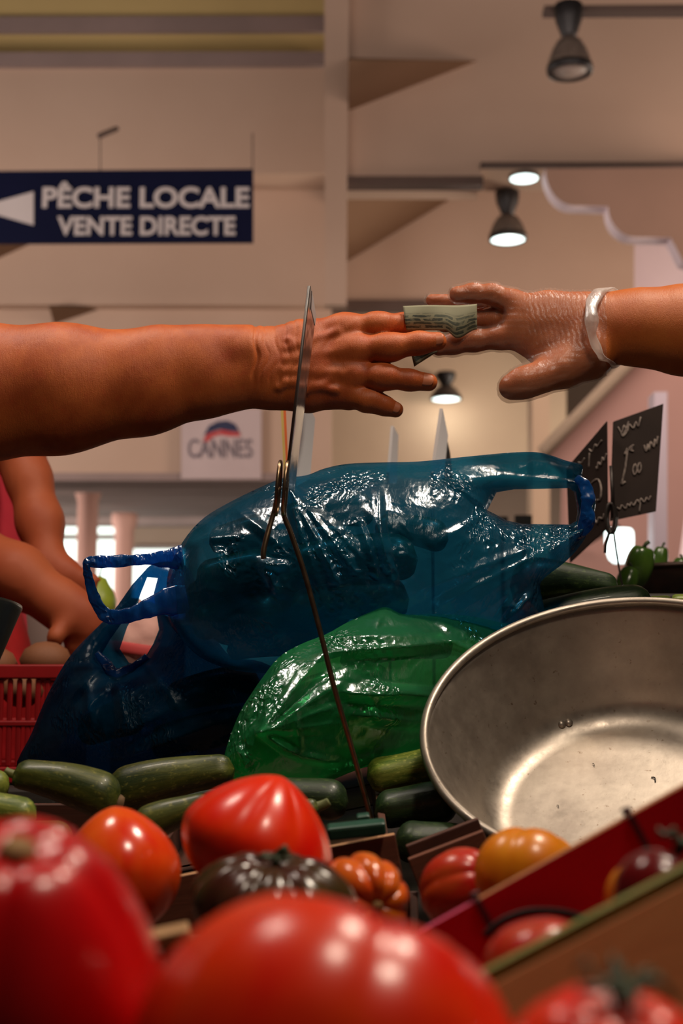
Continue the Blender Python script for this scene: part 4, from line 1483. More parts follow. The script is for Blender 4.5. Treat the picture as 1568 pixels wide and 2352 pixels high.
    n1, n2 = 40, 72
    for i in range(n1 + 1):
        th = math.pi * i / n1
        for k in range(n2):
            a = 2 * math.pi * k / n2
            q = Vector((math.sin(th) * math.cos(a), math.sin(th) * math.sin(a), math.cos(th)))
            s = 1 + 0.07 * mnoise.noise(q * 2.2) + 0.10 * abs(mnoise.noise(q * 5.5)) + 0.05 * abs(mnoise.noise(q * 12))
            verts.append((q.x * M(215, 1.425) * s, q.y * 0.030 * s, q.z * M(128, 1.425) * s + q.x * 0.016))
    for i in range(n1):
        for k in range(n2):
            k2 = (k + 1) % n2
            faces.append((i * n2 + k, (i + 1) * n2 + k, (i + 1) * n2 + k2, i * n2 + k2))
    me = mesh(verts, faces)
    weld(me)
    o = link('dark_filler', me, 'leaf')
    o.location = c
    tag(o, 'dark leafy filler added behind the courgettes to darken the upper blue bag', 'vegetable', 'vegetables inside the bags')
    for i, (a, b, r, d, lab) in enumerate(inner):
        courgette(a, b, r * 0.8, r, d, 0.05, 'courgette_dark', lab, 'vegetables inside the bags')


# ------------------------------------------------------------------ vegetables
def courgette(a, b, ra, rb, d, bend, mat, label, group=None, stem=0, blossom=False, dd=0.0, stem_px=None):
    A, B = P(*a, d), P(*b, d + dd)
    L = (B - A).length
    ra, rb = M(ra, d), M(rb, d)
    verts, faces = [], []
    n, seg = 30, 30
    rng = random.Random(label)
    ph = rng.random() * 6
    for i in range(n):
        s = i / (n - 1)
        r = ra + (rb - ra) * (3 * s * s - 2 * s ** 3)
        endl = min(1, s * L / (ra * 0.9))
        endr = min(1, (1 - s) * L / (rb * 0.95))
        r *= (1 - (1 - endl) ** 2.2) ** 0.5 * (1 - (1 - endr) ** 2.2) ** 0.5
        r *= 1 + 0.025 * math.sin(s * 7 + ph)
        off = bend * L * 4 * s * (1 - s)
        ridge = 0.06 * max(0, 1 - s * 3.2)
        for k in range(seg):
            t = 2 * math.pi * k / seg
            rr = max(r, 1e-5) * (1 + ridge * math.cos(5 * t) + 0.012 * math.cos(5 * t + 1) + 0.012 * math.sin(2 * t + ph))
            verts.append((s * L, rr * math.cos(t), rr * math.sin(t) + off))
    for i in range(n - 1):
        for k in range(seg):
            k2 = (k + 1) % seg
            faces.append((i * seg + k, i * seg + k2, (i + 1) * seg + k2, (i + 1) * seg + k))
    faces.append(tuple(range(seg - 1, -1, -1)))
    faces.append(tuple(range((n - 1) * seg, n * seg)))
    o = link('courgette', mesh(verts, faces), mat)
    x = (B - A).normalized()
    up = Vector((0, -0.25, 1))
    up = (up - x * up.dot(x)).normalized()
    mw = Matrix((x, up.cross(x), up)).transposed().to_4x4()
    mw.translation = A
    o.matrix_world = mw
    tag(o, label, 'courgette', group)
    if stem:
        st = M(stem, d)
        pts = [(0.004, 0, 0), (-st * 0.35, 0, st * 0.06), (-st, 0, st * 0.22)]
        sm = tube_mesh(smooth_path(pts, 4), [st * 0.52 * (1.15 - 0.3 * q / 8) for q in range(9)], 10)
        bm = bmesh.new()
        bm.from_mesh(sm)
        for vtx in bm.verts:
            a2 = math.atan2(vtx.co.z, vtx.co.y)
            vtx.co.y *= 1 + 0.14 * math.cos(5 * a2)
            vtx.co.z *= 1 + 0.14 * math.cos(5 * a2)
        bm.to_mesh(sm)
        bm.free()
        link('stem', sm, 'courgette_stem', o)
    if blossom:
        r = rb * 0.36
        bl = lathe([(0, 0.004), (r * 0.8, 0.003), (r, 0), (r * 0.9, -0.006), (r * 0.6, -0.012)], 20)
        q = link('blossom_end', bl, 'blossom_end', o)
        q.rotation_euler = (0, math.radians(90), 0)
        q.location = (L - 0.001, 0, 0)
        q['label'] = 'brown corky end'
    return o


def courgettes():
    g = 'courgettes heaped in the crates'
    L = [((28, 1778), (276, 1846), 34, 56, 1.13, .05, 'courgette_mid', 'mid-green courgette with a brown blossom end, below the lower blue bag', 18, True),
         ((-150, 1800), (22, 1806), 30, 34, 1.12, .02, 'courgette_pale', 'pale green courgette at the left edge, left of the mid-green one', 0, False),
         ((-130, 1852), (84, 1878), 44, 38, 1.05, .03, 'courgette_pale', 'pale courgette with a bright highlight behind the crimson tomato', 0, False),
         ((20, 1936), (170, 1930), 44, 44, 1.00, .02, 'courgette_mid', 'courgette just showing between the crimson and the pointed tomato', 0, False),
         ((540, 1766), (248, 1824), 38, 52, 1.20, .03, 'courgette_mid', 'long dull courgette lying under the lower blue bag, behind the heart-shaped tomato', 0, False),
         ((490, 1846), (308, 1908), 30, 42, 1.09, .04, 'courgette_mid', 'shiny courgette left of the heart-shaped tomato', 0, False),
         ((842, 1788), (1060, 1745), 40, 44, 1.27, .0, 'courgette_pale', 'pale streaked courgette between the green bag and the pan', 0, False),
         ((735, 1852), (560, 1905), 22, 40, 1.06, .03, 'courgette_mid', 'courgette pointing its curled stem at the green clamp', 22, False),
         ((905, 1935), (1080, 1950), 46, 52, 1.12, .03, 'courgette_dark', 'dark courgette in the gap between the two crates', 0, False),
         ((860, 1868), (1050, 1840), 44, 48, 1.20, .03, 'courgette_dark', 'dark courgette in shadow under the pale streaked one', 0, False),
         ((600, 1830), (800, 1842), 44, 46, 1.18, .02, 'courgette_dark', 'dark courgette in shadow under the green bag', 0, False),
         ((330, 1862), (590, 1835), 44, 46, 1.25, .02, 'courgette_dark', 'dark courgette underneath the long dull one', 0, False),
         ((1420, 1352), (1170, 1346), 30, 62, 1.52, .06, 'courgette_dark', 'thick dark courgette against the pink panel, right of the blue bag', 0, False),
         ((1190, 1440), (1500, 1384), 40, 42, 1.46, .05, 'courgette_dark', 'glossy dark courgette on the pile just above the pan rim', 0, False),
         ((1225, 1396), (1330, 1390), 16, 20, 1.50, .0, 'courgette_pale', 'pale sliver of courgette beside the blue bag corner', 0, False),
         ((1488, 1384), (1545, 1386), 16, 18, 1.48, .0, 'courgette_pale', 'short pale courgette above the pan rim, near the right edge', 0, False),
         ((1540, 1380), (1700, 1378), 14, 18, 1.55, .0, 'courgette_pale', 'pale courgette at the right edge above the pan', 0, False)]
    for a, b, ra, rb, d, bend, m, lab, st, bl in L:
        courgette(a, b, ra, rb, d, bend, m, lab, g, st, bl)


def tomato(px, py, rx, rz, d, mat, label, ribs=0, amp=0.0, heart=0.0, axis=(0, 0, 1), stem=None, dimple=0.18, seed=0, lump=0.03, taper=0.0):
    """ribbed / heart-shaped fruit; axis = direction of the stem end"""
    c = P(px, py, d)
    a, b = M(rx, d), M(rz, d)
    rng = random.Random(seed)
    p1, p2, p3 = rng.random() * 6, rng.random() * 6, rng.random() * 6
    verts, faces = [], []
    nt_, nf = 44, 96
    for i in range(nt_ + 1):
        th = math.pi * i / nt_
        for k in range(nf):
            f = 2 * math.pi * k / nf
            r = 1.0
            if ribs:
                w = abs(math.cos(ribs * f / 2 + 0.5 * math.sin(f + p1) + 0.3 * math.sin(2 * f + p2)))
                r -= amp * (1 - w) ** 1.6 * (0.35 + 0.65 * math.sin(th) ** 0.6) * (1.0 if th < 2.2 else max(0.15, 1 - (th - 2.2) * 1.2))
            r += lump * math.sin(f + p1) * math.sin(th) + lump * 0.7 * math.sin(2 * f + p3) * math.sin(th) ** 2
            z = math.cos(th)
            x = math.sin(th)
            if th < 1.2:
                z -= dimple * math.exp(-(th / 0.34) ** 2)
            if taper and th < math.pi / 2:
                x *= 1 - taper * math.cos(th) ** 1.3
            if heart and th > math.pi / 2:
                q = (th - math.pi / 2) / (math.pi / 2)
                x *= 1 - heart * q ** 1.3 * (1 - 0.25 * q)
                z *= 1 + heart * 0.22 * q
            verts.append((a * r * x * math.cos(f), a * r * x * math.sin(f), b * r * z))
    for i in range(nt_):
        for k in range(nf):
            k2 = (k + 1) % nf
            faces.append((i * nf + k, (i + 1) * nf + k, (i + 1) * nf + k2, i * nf + k2))
    me = mesh(verts, faces)
    weld(me)
    o = link('tomato', me, mat)
    z = Vector(axis).normalized()
    o.rotation_mode = 'QUATERNION'
    o.rotation_quaternion = z.to_track_quat('Z', 'Y')
    o.location = c
    tag(o, label, 'tomato')
    zt = b * (1 - dimple * 0.8)
    if stem in ('calyx', 'small_calyx'):
        cs = 1.0 if stem == 'calyx' else 0.45
        v, f_ = [], []
        for s in range(6):
            an = s * math.pi / 3 + rng.random() * 0.3
            ln = a * cs * (0.42 + 0.14 * rng.random())
            dirv = Vector((math.cos(an), math.sin(an), 0))
            sd = Vector((-math.sin(an), math.cos(an), 0))
            base = len(v)
            for q in range(6):
                t = q / 5
                wv = a * cs * 0.085 * (1 - t) ** 0.7 + 0.0003
                h = zt + b * cs * (0.05 + 0.20 * math.sin(t * 2.4)) + 0.004 * cs * rng.random()
                ctr = dirv * (ln * t) + Vector((0, 0, h))
                v += [ctr - sd * wv, ctr + Vector((0, 0, 0.0012)), ctr + sd * wv, ctr - Vector((0, 0, 0.001))]
            for q in range(5):
                for e in range(4):
                    e2 = (e + 1) % 4
                    f_.append((base + q * 4 + e, base + q * 4 + e2, base + (q + 1) * 4 + e2, base + (q + 1) * 4 + e))
        cx = link('calyx', mesh(v, f_), 'calyx', o)
        sm = tube_mesh(smooth_path([(0, 0, zt - 0.002), (0.001, 0.001, zt + b * 0.18), (0.004, -0.002, zt + b * 0.36)], 4), [a * 0.075 * cs ** 0.5] * 9, 10)
        link('stalk', sm, 'calyx', cx)
    elif stem == 'scar':
        sm = lathe([(0, zt + 0.002), (a * 0.07, zt + 0.0025), (a * 0.11, zt + 0.001), (a * 0.125, zt - 0.004), (0, zt - 0.006)], 24)
        link('stem_scar', sm, 'scar', o)
    return o


def tomatoes():
    tomato(8, 2290, 358, 420, .405, 'tomato_crimson', 'big crimson tomato at the lower left, nearest of all on that side', 5, .035, .0, (0.16, -0.42, 1), 'scar', .16, 1, .04, .20)
    tomato(752, 2478, 432, 404, .365, 'tomato_red', 'big red-orange tomato at the bottom middle, closest to the viewer', 6, .05, .0, (0.35, 0.25, 1), None, .20, 2)
    tomato(272, 2004, 138, 136, .84, 'tomato_orange', 'pointed red-orange tomato behind the crimson one', 0, 0, .35, (0.12, -0.1, -1), None, .1, 3)
    tomato(592, 1932, 180, 138, .80, 'tomato_red', 'heart-shaped red tomato with its point upward, tallest in the middle', 7, .05, .50, (-0.36, 0.0, -1), None, .1, 4)
    tomato(628, 2066, 190, 104, .655, 'tomato_dark', 'dark brown-green ribbed tomato with a small calyx in front of the heart-shaped one', 10, .16, 0, (0.06, -0.12, 1), 'small_calyx', .30, 5)
    tomato(836, 2064, 102, 112, .735, 'tomato_ribbed', 'ribbed orange tomato right of the dark ribbed one', 8, .13, 0, (0.30, -0.9, -0.05), 'scar', .28, 6)
    tomato(1060, 2044, 94, 98, .80, 'tomato_striped', 'dull red tomato in shadow behind the red crate, left of the yellow one', 6, .06, 0, (0.7, -0.5, 0.4), None, .3, 7)
    tomato(1216, 2014, 122, 112, .745, 'tomato_yellow', 'yellow-orange tomato behind the red crate board', 6, .08, 0, (0.2, 0.4, 1), None, .15, 8)
    tomato(1235, 2206, 122, 94, .53, 'tomato_striped', 'dull red tomato under the black arc inside the red crate', 0, 0, 0, (-0.3, 0, 1), None, .12, 9)
    tomato(1520, 2056, 112, 104, .50, 'tomato_maroon', 'dark maroon tomato with a green calyx at the right edge of the red crate', 0, 0, 0, (0.42, -0.05, 1), 'calyx', .15, 10)
    tomato(1462, 2066, 72, 82, .575, 'tomato_yellow', 'small orange tomato peeking from behind the maroon one in the red crate', 0, 0, 0, (0, 0, 1), None, .1, 11)
    tomato(1400, 2470, 236, 190, .335, 'tomato_red', 'red tomato with a dark calyx at the bottom right in front of the crate', 5, .06, 0, (0.14, -0.25, 1), 'calyx', .22, 12)


# ------------------------------------------------------------------ crates, pan, stall
def crates():
    # display boards of the stall
    st = empty('market_stall', (0, 0.9, 0))
    tag(st, 'dark boarded market stall under the crates', 'stall')
    top = [P(-700, 0, 1) for _ in range(0)]
    me = prism([Vector((-1.0, 0.22, 0.845)), Vector((1.0, 0.22, 0.845)), Vector((1.0, 0.95, 0.845)), Vector((-1.0, 0.95, 0.845))], (0, 0, -0.03))
    adopt(link('stall_top', me, 'stall', None, False), st)
    me = prism([Vector((-1.0, 0.952, 0.812)), Vector((1.0, 0.952, 0.812)), Vector((1.0, 1.70, 0.924)), Vector((-1.0, 1.70, 0.924))], (0, 0, -0.03))
    adopt(link('sloping_shelf', me, 'stall', None, False), st)
    adopt(link('stall_apron', box_mesh((-1.0, 1.702, 0.0), (1.0, 1.725, 0.920)), 'stall', None, False), st)
    for x in (-0.95, 0.95):
        for y in (0.28, 1.62):
            adopt(link('leg', box_mesh((x - 0.03, y - 0.03, 0), (x + 0.03, y + 0.03, 0.815 if y < 1 else 0.90), 0.004), 'stall', None, False), st)

    def sloped_crate(x0, x1, label, ytl, ytr, d=1.0, depth=0.55, edge='crate_edge'):
        """wooden crate on the sloping shelf; front board top edge given in pixels"""
        a, b = P(x0, ytl, d), P(x1, ytr, d)
        root = empty('wooden_crate', ((a.x + b.x) / 2, d, a.z - 0.07))
        tag(root, label, 'crate')
        up = Vector((0, -0.12, 1)).normalized()
        board('front_board', a, b, 0.006, 0.070, 'crate_wood', root, up, 0.0008, edge)
        back = Vector((0, depth, depth * 0.15))
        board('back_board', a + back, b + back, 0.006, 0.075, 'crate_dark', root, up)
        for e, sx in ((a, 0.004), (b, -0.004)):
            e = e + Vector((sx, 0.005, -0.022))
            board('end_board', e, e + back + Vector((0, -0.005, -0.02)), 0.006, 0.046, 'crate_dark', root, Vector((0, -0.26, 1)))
        n = 6
        for i in range(n):
            s0 = i / n
            p0 = a.lerp(a + back, s0) - up * 0.062
            p1 = b.lerp(b + back, s0) - up * 0.062
            sl = [p0, p1, p1 + back * (0.93 / n), p0 + back * (0.93 / n)]
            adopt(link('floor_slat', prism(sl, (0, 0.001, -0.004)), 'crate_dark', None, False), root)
        return root
    sloped_crate(260, 906, 'reddish wooden crate with a pale top edge beside the green clamp, holding courgettes', 2040, 1914)
    sloped_crate(-760, 236, 'wooden crate at the left holding the palest courgettes', 2030, 2030, 1.0, 0.24)
    sloped_crate(936, 1108, 'small dark wooden punnet in the shade under the left of the pan', 1972, 1906, 1.0, 0.035, 'crate_wood')
    sloped_crate(1215, 1850, 'wooden crate behind the pan under the glossy dark courgettes', 1440, 1440, 1.42, 0.24)

    # tomato crate on the flat part of the stall
    root = empty('wooden_crate', (0, 0.6, 0.875))
    tag(root, 'low slatted crate under the front tomatoes', 'crate')
    for i in range(8):
        y = 0.27 + 0.08 * i
        adopt(link('floor_slat', box_mesh((-0.34, y, 0.893 + 0.0012 * i), (0.33, y + 0.068, 0.899 + 0.0012 * i), 0.001), 'crate_dark', None, False), root)
    for x in (-0.34, -0.05, 0.33):
        adopt(link('runner', box_mesh((x - 0.01, 0.27, 0.868), (x + 0.01, 0.90, 0.8925)), 'crate_dark', None, False), root)
    a, b = P(318, 2150, .60), P(432, 2126, .60)
    s = board('cross_slat', a, b, 0.008, 0.006, 'tan_slat', root, (0, -0.5, 1))
    s['label'] = 'tan slat between the two front tomatoes'
    board('corner_post', P(372, 2158, .605), P(420, 2148, .605), 0.008, 0.03, 'crate_dark', root, (0, -0.2, 1))

    # the tilted red crate at the lower right
    a, b = P(945, 2148, .63), P(1780, 1684, .63)
    fa, fb = P(1105, 2274, .47), P(1760, 1930, .47)
    u = (b - a).normalized()
    up = Vector((-math.sin(math.radians(29)), -0.10, math.cos(math.radians(29))))
    root = empty('red_crate', (a + b) / 2 - up.normalized() * 0.06)
    tag(root, 'tilted small wooden crate with a crimson inside at the lower right', 'crate')
    mid1, mid2 = a.lerp(b, 0.175), a.lerp(b, 0.592)
    k = 0.0006 / (b - a).length * 4
    for i, (q0, q1) in enumerate(((a, mid1), (mid1, mid2), (mid2, b))):
        board('back_panel', q0 + u * 0.0006, q1 - u * 0.0006, 0.004, 0.048, 'red_paint', root, up, 0.0005, 'pink_paint' if i == 0 else 'plywood_edge')
    for m in (mid1, mid2):
        s = board('corner_strip', m - u * 0.0016, m + u * 0.0016, 0.0062, 0.047, 'seam', root, up, 0.0004)
        w = link('staple', tube_mesh([m + up * 0.0016 - u * 0.002, m + up * 0.0022, m + up * 0.0016 + u * 0.002], 0.0014, 6), 'seam')
        adopt(w, root)
    # black printed arc on the inside
    arc = []
    for x, y in ((1112, 2150), (1150, 2118), (1200, 2098), (1250, 2093), (1300, 2098), (1355, 2114)):
        arc.append((x, y))
    pts = smooth_path(arc, 5)
    fl = [(M(9, .62), 0.0005, (0, -1, 0)) for _ in pts]
    pr = link('printed_arc', tube_mesh([P(x, y, 0.6225) for x, y in pts], 0, 8, fl), 'black_print')
    adopt(pr, root)
    upf = Vector((up.x, 0.30, up.z))
    board('front_panel', fa, fb, 0.0035, 0.060, 'beige_ply', root, upf, 0.0005, 'plywood_edge')
    o = board('stained_edge', fa + Vector((0, 0.0042, 0)) + up * 0.0042, fb + Vector((0, 0.0042, 0)) + up * 0.0042, 0.0045, 0.014, 'green_edge', root, up, 0.0004)
    o['label'] = 'green stained edge strip'
    board('end_panel', a + u * 0.004 - up * 0.002, fa + u * 0.004 - up * 0.002, 0.004, 0.044, 'red_paint', root, up, 0.0004)
    board('end_panel', b - u * 0.004 - up * 0.002, fb - u * 0.004 - up * 0.002, 0.004, 0.044, 'red_paint', root, up, 0.0004)
    sl = [a - up * 0.046, b - up * 0.046, fb - upf * 0.046, fa - upf * 0.046]
    adopt(link('crate_floor', prism(sl, up * -0.003), 'red_paint', None, False), root)


def pan():
    c = Vector((0.2317, 1.1651, 1.033))
    n = Vector((-0.2575, -1, 1.3261)).normalized()
    R, h, rb = 0.1665, 0.098, 0.124
    prof = [(0, -h), (rb * 0.5, -h), (rb * 0.82, -h)]
    for k in range(1, 9):
        a = k / 8 * math.radians(70)
        prof.append((rb * 0.82 + 0.030 * math.sin(a), -h + 0.030 * (1 - math.cos(a))))
    r0, z0 = prof[-1]
    for k in range(1, 10):
        s = k / 9
        prof.append((r0 + (R - r0) * s ** 0.9, z0 + (0 - z0) * s))
    wall = 0.0016
    outer = [(r + wall, z - wall * 0.6) for r, z in reversed(prof)]
    body = lathe(prof + outer[:-1] + [(0, -h - wall)], 120)
    o = link('scale_pan', body, 'aluminium')
    o.rotation_mode = 'QUATERNION'
    o.rotation_quaternion = n.to_track_quat('Z', 'Y')
    o.location = c
    tag(o, 'round dented aluminium scale pan tilted towards the viewer at the right', 'pan')
    ring = [(R + 0.0038 * math.cos(t * math.pi / 8), 0.0038 * math.sin(t * math.pi / 8)) for t in range(17)]
    link('rolled_rim', lathe(ring, 120), 'aluminium', o)
    # specks of dried leaf on the pan floor
    bpy.context.view_layer.update()
    inv = o.matrix_world.inverted()
    cp = Vector((0, 0, CAMZ))
    for px, py, s in ((1500, 1790, 5), (1362, 1757, 2.6), (1280, 1852, 2.4)):
        dirv = (P(px, py, 1.0) - cp).normalized()
        nn = o.matrix_world.to_3x3() @ Vector((0, 0, 1))
        pc = o.matrix_world @ Vector((0, 0, -h + 0.0008))
        t = (pc - cp).dot(nn) / dirv.dot(nn)
        q = cp + dirv * t
        w = M(s, 1.2)
        loc = inv @ q
        pts = [(loc.x - w, loc.y + w * 1.4, loc.z), (loc.x + w * 0.6, loc.y + w, loc.z + 0.0004), (loc.x + w, loc.y - w * 1.6, loc.z)]
        sp = link('plant_speck', tube_mesh(smooth_path(pts, 4), [w * 0.3] * 9, 6), 'dark_wire')
        sp.matrix_world = o.matrix_world
        tag(sp, 'tiny dark ' + {5: 'hooked leaf scrap', 2.6: 'round speck', 2.4: 'oblong speck'}[s] + ' lying on the floor of the metal pan', 'crumb')
    for px, py in ((1290, 1664), (1306, 1660)):
        dirv = (P(px, py, 1.0) - cp).normalized()
        hit, loc, nr, idx = o.ray_cast(inv @ cp, (inv.to_3x3() @ dirv).normalized())
        if hit:
            rv = link('rivet', lathe([(0, 0.0022), (0.0026, 0.0016), (0.0036, 0), (0.0036, -0.001), (0, -0.001)], 14), 'aluminium', o)
            rv.location = loc
            rv.rotation_mode = 'QUATERNION'
            rv.rotation_quaternion = nr.to_track_quat('Z', 'Y')


# ------------------------------------------------------------------ price card holders
def card_holder():
    d = 1.16
    root = empty('card_holder', P(850, 1890, d))
    tag(root, 'brassy wire price card holder rising in front of the bags, clamped to the crate', 'holder')
    # stem: from the green clamp up to the coil
    path = [(856, 1900, 0), (838, 1830, 0), (805, 1710, 0), (770, 1590, 0), (735, 1450, 0), (700, 1320, 0), (668, 1225, 0), (652, 1182, 0), (655, 1140, 0), (660, 1066, 0)]
    o = link('stem', tube_mesh([P(x, y, d + q) for x, y, q in smooth_path(path, 5)], M(6.2, d), 12), 'brass_wire')
    adopt(o, root)
    # sprung arms: two coils side by side and the finger tail
    for x0, x1, dd in ((644, 634, 0.0), (661, 650, -.004)):
        pts = []
        for k in range(25):
            a = 2 * math.pi * k / 24
            yy = 1121 - 61 * math.cos(a)
            xm = x0 + (x1 - x0) * (yy - 1060) / 122
            pts.append(P(xm + 3.4 * math.sin(a), yy, d + dd + 0.013 * math.sin(a)))
        c = link('clip_loop', tube_mesh(pts, M(4.4, d), 10), 'brass_wire')
        adopt(c, root)
    tail = [(640, 1120, 0), (632, 1165, -.004), (622, 1200, -.006), (611, 1240, -.010), (605, 1268, -.012), (605, 1284, -.012)]
    o = link('finger_tail', tube_mesh([P(x, y, d + q) for x, y, q in smooth_path(tail, 5)], M(6.2, d), 12), 'brass_wire')
    adopt(o, root)
    # clamp
    a, b = P(750, 1897, 0.99), P(884, 1883, 0.99)
    o = board('clamp', a, b, 0.012, 0.009, 'green_clamp', root, (0, -0.3, 1), 0.002)
    o['label'] = 'dark green plastic clamp'
    o = board('clamp_tab', P(818, 1872, 1.0), P(848, 1868, 1.0), 0.008, 0.006, 'green_clamp', root, (0, -0.3, 1), 0.0015)
    # the card seen almost edge-on
    t0, t1 = P(709, 657, d - 0.012), P(655, 1120, d - 0.004)
    s0, s1 = P(721, 726, d + 0.085), P(672, 1128, d + 0.085)
    sl = [t0, s0, s1, t1]
    me = prism(sl, (0.0016, 0, 0))
    c = link('price_card', me, 'clear_card', None, False)
    tag(c, 'translucent price card seen edge-on, held upright in the wire clip before the hand', 'card')
    e = link('edge_strip', tube_mesh([t0, t1], M(3.2, d), 8), 'card_edge')
    adopt(e, c)
    g = [t0.lerp(s0, 0.15) + Vector((.0012, 0, 0)), s0 + Vector((.0012, 0, 0)), s0.lerp(s1, .055) + Vector((.0012, 0, 0)), t0.lerp(t1, .075).lerp(s0.lerp(s1, .055), .3) + Vector((.0012, 0, 0))]
    gl = link('glare_patch', prism(g, (0.0008, 0, 0)), 'card_white', None, False)  # white patch painting in the glare on the card's top corner
    adopt(gl, c)
    # second card behind, grey, with coloured edges
    d2 = 1.62
    k = link('price_card', prism([P(690, 900, d2), P(718, 962, d2 + .10), P(706, 1100, d2 + .10), P(668, 1120, d2)], (0.003, 0, 0)), 'card_grey', None, False)
    tag(k, 'grey price card just behind the clip, its edge showing right of the translucent card', 'card')
    for i, (x0, x1, m, nm) in enumerate(((650, 658, 'yellow_plastic', 'yellow_edge'), (656, 664, 'orange_plastic', 'orange_edge'))):
        s = link(nm, prism([P(x0 - 6, 930, d2 - .01), P(x0, 930, d2 - .01), P(x1, 1120, d2 - .01), P(x1 - 5, 1120, d2 - .01)], (0, 0.002, 0)), m, None, False)
        adopt(s, k)
    # two further cards in the back
    c3 = link('price_card', prism([P(1009, 938, 1.80), P(1022, 1000, 1.94), P(1012, 1100, 1.94), P(986, 1100, 1.80)], (0.004, 0, 0)), 'card_white', None, False)
    tag(c3, 'pointed white price card above the middle of the blue bag', 'card')
    bd = link('dark_backing', prism([P(1018, 1000, 1.99), P(1027, 1040, 2.02), P(1034, 1100, 2.02), P(1016, 1100, 1.99)], (0.004, 0, 0)), 'slate', None, False)
    adopt(bd, c3)
    c4 = link('price_card', prism([P(897, 978, 2.05), P(909, 1000, 2.16), P(905, 1110, 2.16), P(886, 1110, 2.05)], (0.004, 0, 0)), 'card_white', None, False)
    tag(c4, 'pale blurred price card above the bag, left of the pointed white one', 'card')
    for c_, x, dd, ye in ((c3, 992, 1.8, 1700), (c4, 890, 2.05, 1578), (k, 676, 1.62, 1882)):
        w = link('wire_stem', tube_mesh([P(x, 1085, dd), P(x + 6, ye, dd)], 0.002, 8), 'dark_wire')
        adopt(w, c_)


def chalk(board_o, strokes, d, w=2.4):
    for st in strokes:
        pts = smooth_path([(x, y) for x, y in st], 4)
        dd = d
        fl = [(M(w, 1.86), 0.0006, (0, -1, 0)) for _ in pts]
        s = link('chalk_stroke', tube_mesh([P(x, y, dd(x, y) if callable(dd) else dd) for x, y in pts], 0, 6, fl), 'chalk')
        adopt(s, board_o)


def wiggle(x0, y0, x1, y1, amp, n, seed):
    rng = random.Random(seed)
    out = []
    for i in range(n * 2 + 1):
        t = i / (n * 2)
        out.append((x0 + (x1 - x0) * t + rng.uniform(-2, 2), y0 + (y1 - y0) * t + amp * (1 if i % 2 else -1) * rng.uniform(0.5, 1.2)))
    return out


def chalk_boards():
    d = 1.86
    # right board
    q = [(1409, 968), (1523, 927), (1506, 1174), (1402, 1196)]
    b = link('chalk_board', prism([P(x, y, d) for x, y in q], (0, 0.006, 0)), 'slate', None, False)
    tag(b, 'right one of two dark chalk price boards, written 1€ with chalk strokes', 'board')
    s = M

    def w(st):
        chalk(b, st, d - 0.0012, 2.0)
    wf = d - 0.0012
    chalk(b, [wiggle(1420, 990, 1472, 968, 9, 4, 1), wiggle(1424, 1000, 1440, 996, 7, 1, 2), [(1443, 968), (1437, 986), (1430, 1000)]], wf, 1.8)
    chalk(b, [[(1441, 1030), (1436, 1070), (1428, 1108), (1427, 1112), (1436, 1106)], [(1441, 1030), (1434, 1044)]], wf, 2.6)
    chalk(b, [[(1455, 1022), (1448, 1026), (1447, 1034), (1455, 1036)], [(1444, 1029), (1453, 1027)], [(1444, 1033), (1452, 1031)]], wf, 1.8)
    chalk(b, [[(1457, 1066), (1453, 1078), (1456, 1090), (1462, 1082), (1460, 1068), (1457, 1066)], [(1467, 1064), (1464, 1076), (1467, 1086), (1472, 1076), (1470, 1064), (1467, 1064)]], wf, 1.8)
    chalk(b, [wiggle(1480, 1030, 1510, 1012, 9, 4, 3)], wf, 2.4)
    chalk(b, [wiggle(1418, 1168, 1494, 1142, 5, 7, 4), [(1470, 1154), (1468, 1176)]], wf, 1.8)
    # left board, turned further away and tipped
    d1, d0 = 1.84, 1.94
    q = [(1300, 1076, d0), (1393, 967, d1), (1395, 1211, d1), (1308, 1292, d0), (1296, 1128, d0)]
    pl = [P(*q[0]), P(*q[1]), P(*q[2]), P(*q[3])]
    b2 = link('chalk_board', prism(pl, (0.002, 0.006, 0)), 'slate', None, False)
    tag(b2, 'left one of two dark chalk price boards, partly behind the blue bag handle', 'board')
    dep = lambda x, y: d0 + (d1 - d0) * (x - 1303) / 91 - 0.004
    chalk(b2, [wiggle(1352, 1036, 1380, 1016, 5, 2, 5), [(1354, 1040), (1352, 1074)], wiggle(1368, 1078, 1392, 1046, 6, 3, 6), wiggle(1328, 1064, 1342, 1056, 5, 1, 7), [(1356, 1112), (1372, 1100), (1380, 1120), (1378, 1146), (1370, 1148)], wiggle(1368, 1200, 1386, 1184, 5, 2, 8)], dep, 2.2)
    # black spring clip and its wire
    h = empty('card_holder', P(1425, 1330, 1.82))
    tag(h, 'black wire holder gripping the chalk boards at right', 'holder')
    dd = 1.82
    for x0, o_ in ((1401, -.006), (1405, .008)):
        pts = [P(x0 + 10 * math.sin(2 * math.pi * k / 20), 1190 - 34 * math.cos(2 * math.pi * k / 20), dd + o_) for k in range(21)]
        adopt(link('clip_loop', tube_mesh(pts, M(4.2, dd), 8), 'dark_wire'), h)
    adopt(link('clip_arm', tube_mesh([P(1403, 1070, dd), P(1406, 1130, dd), P(1408, 1190, dd)], M(4.6, dd), 8), 'dark_wire'), h)
    adopt(link('finger_tail', tube_mesh([P(x, y, dd) for x, y in ((1401, 1212), (1396, 1232), (1390, 1252), (1389, 1270))], M(3.4, dd), 8), 'dark_wire'), h)
    adopt(link('stem', tube_mesh([P(x, y, dd) for x, y in ((1408, 1214), (1414, 1260), (1422, 1310), (1430, 1352), (1440, 1420), (1444, 1480))], M(2.4, dd), 8), 'dark_wire'), h)


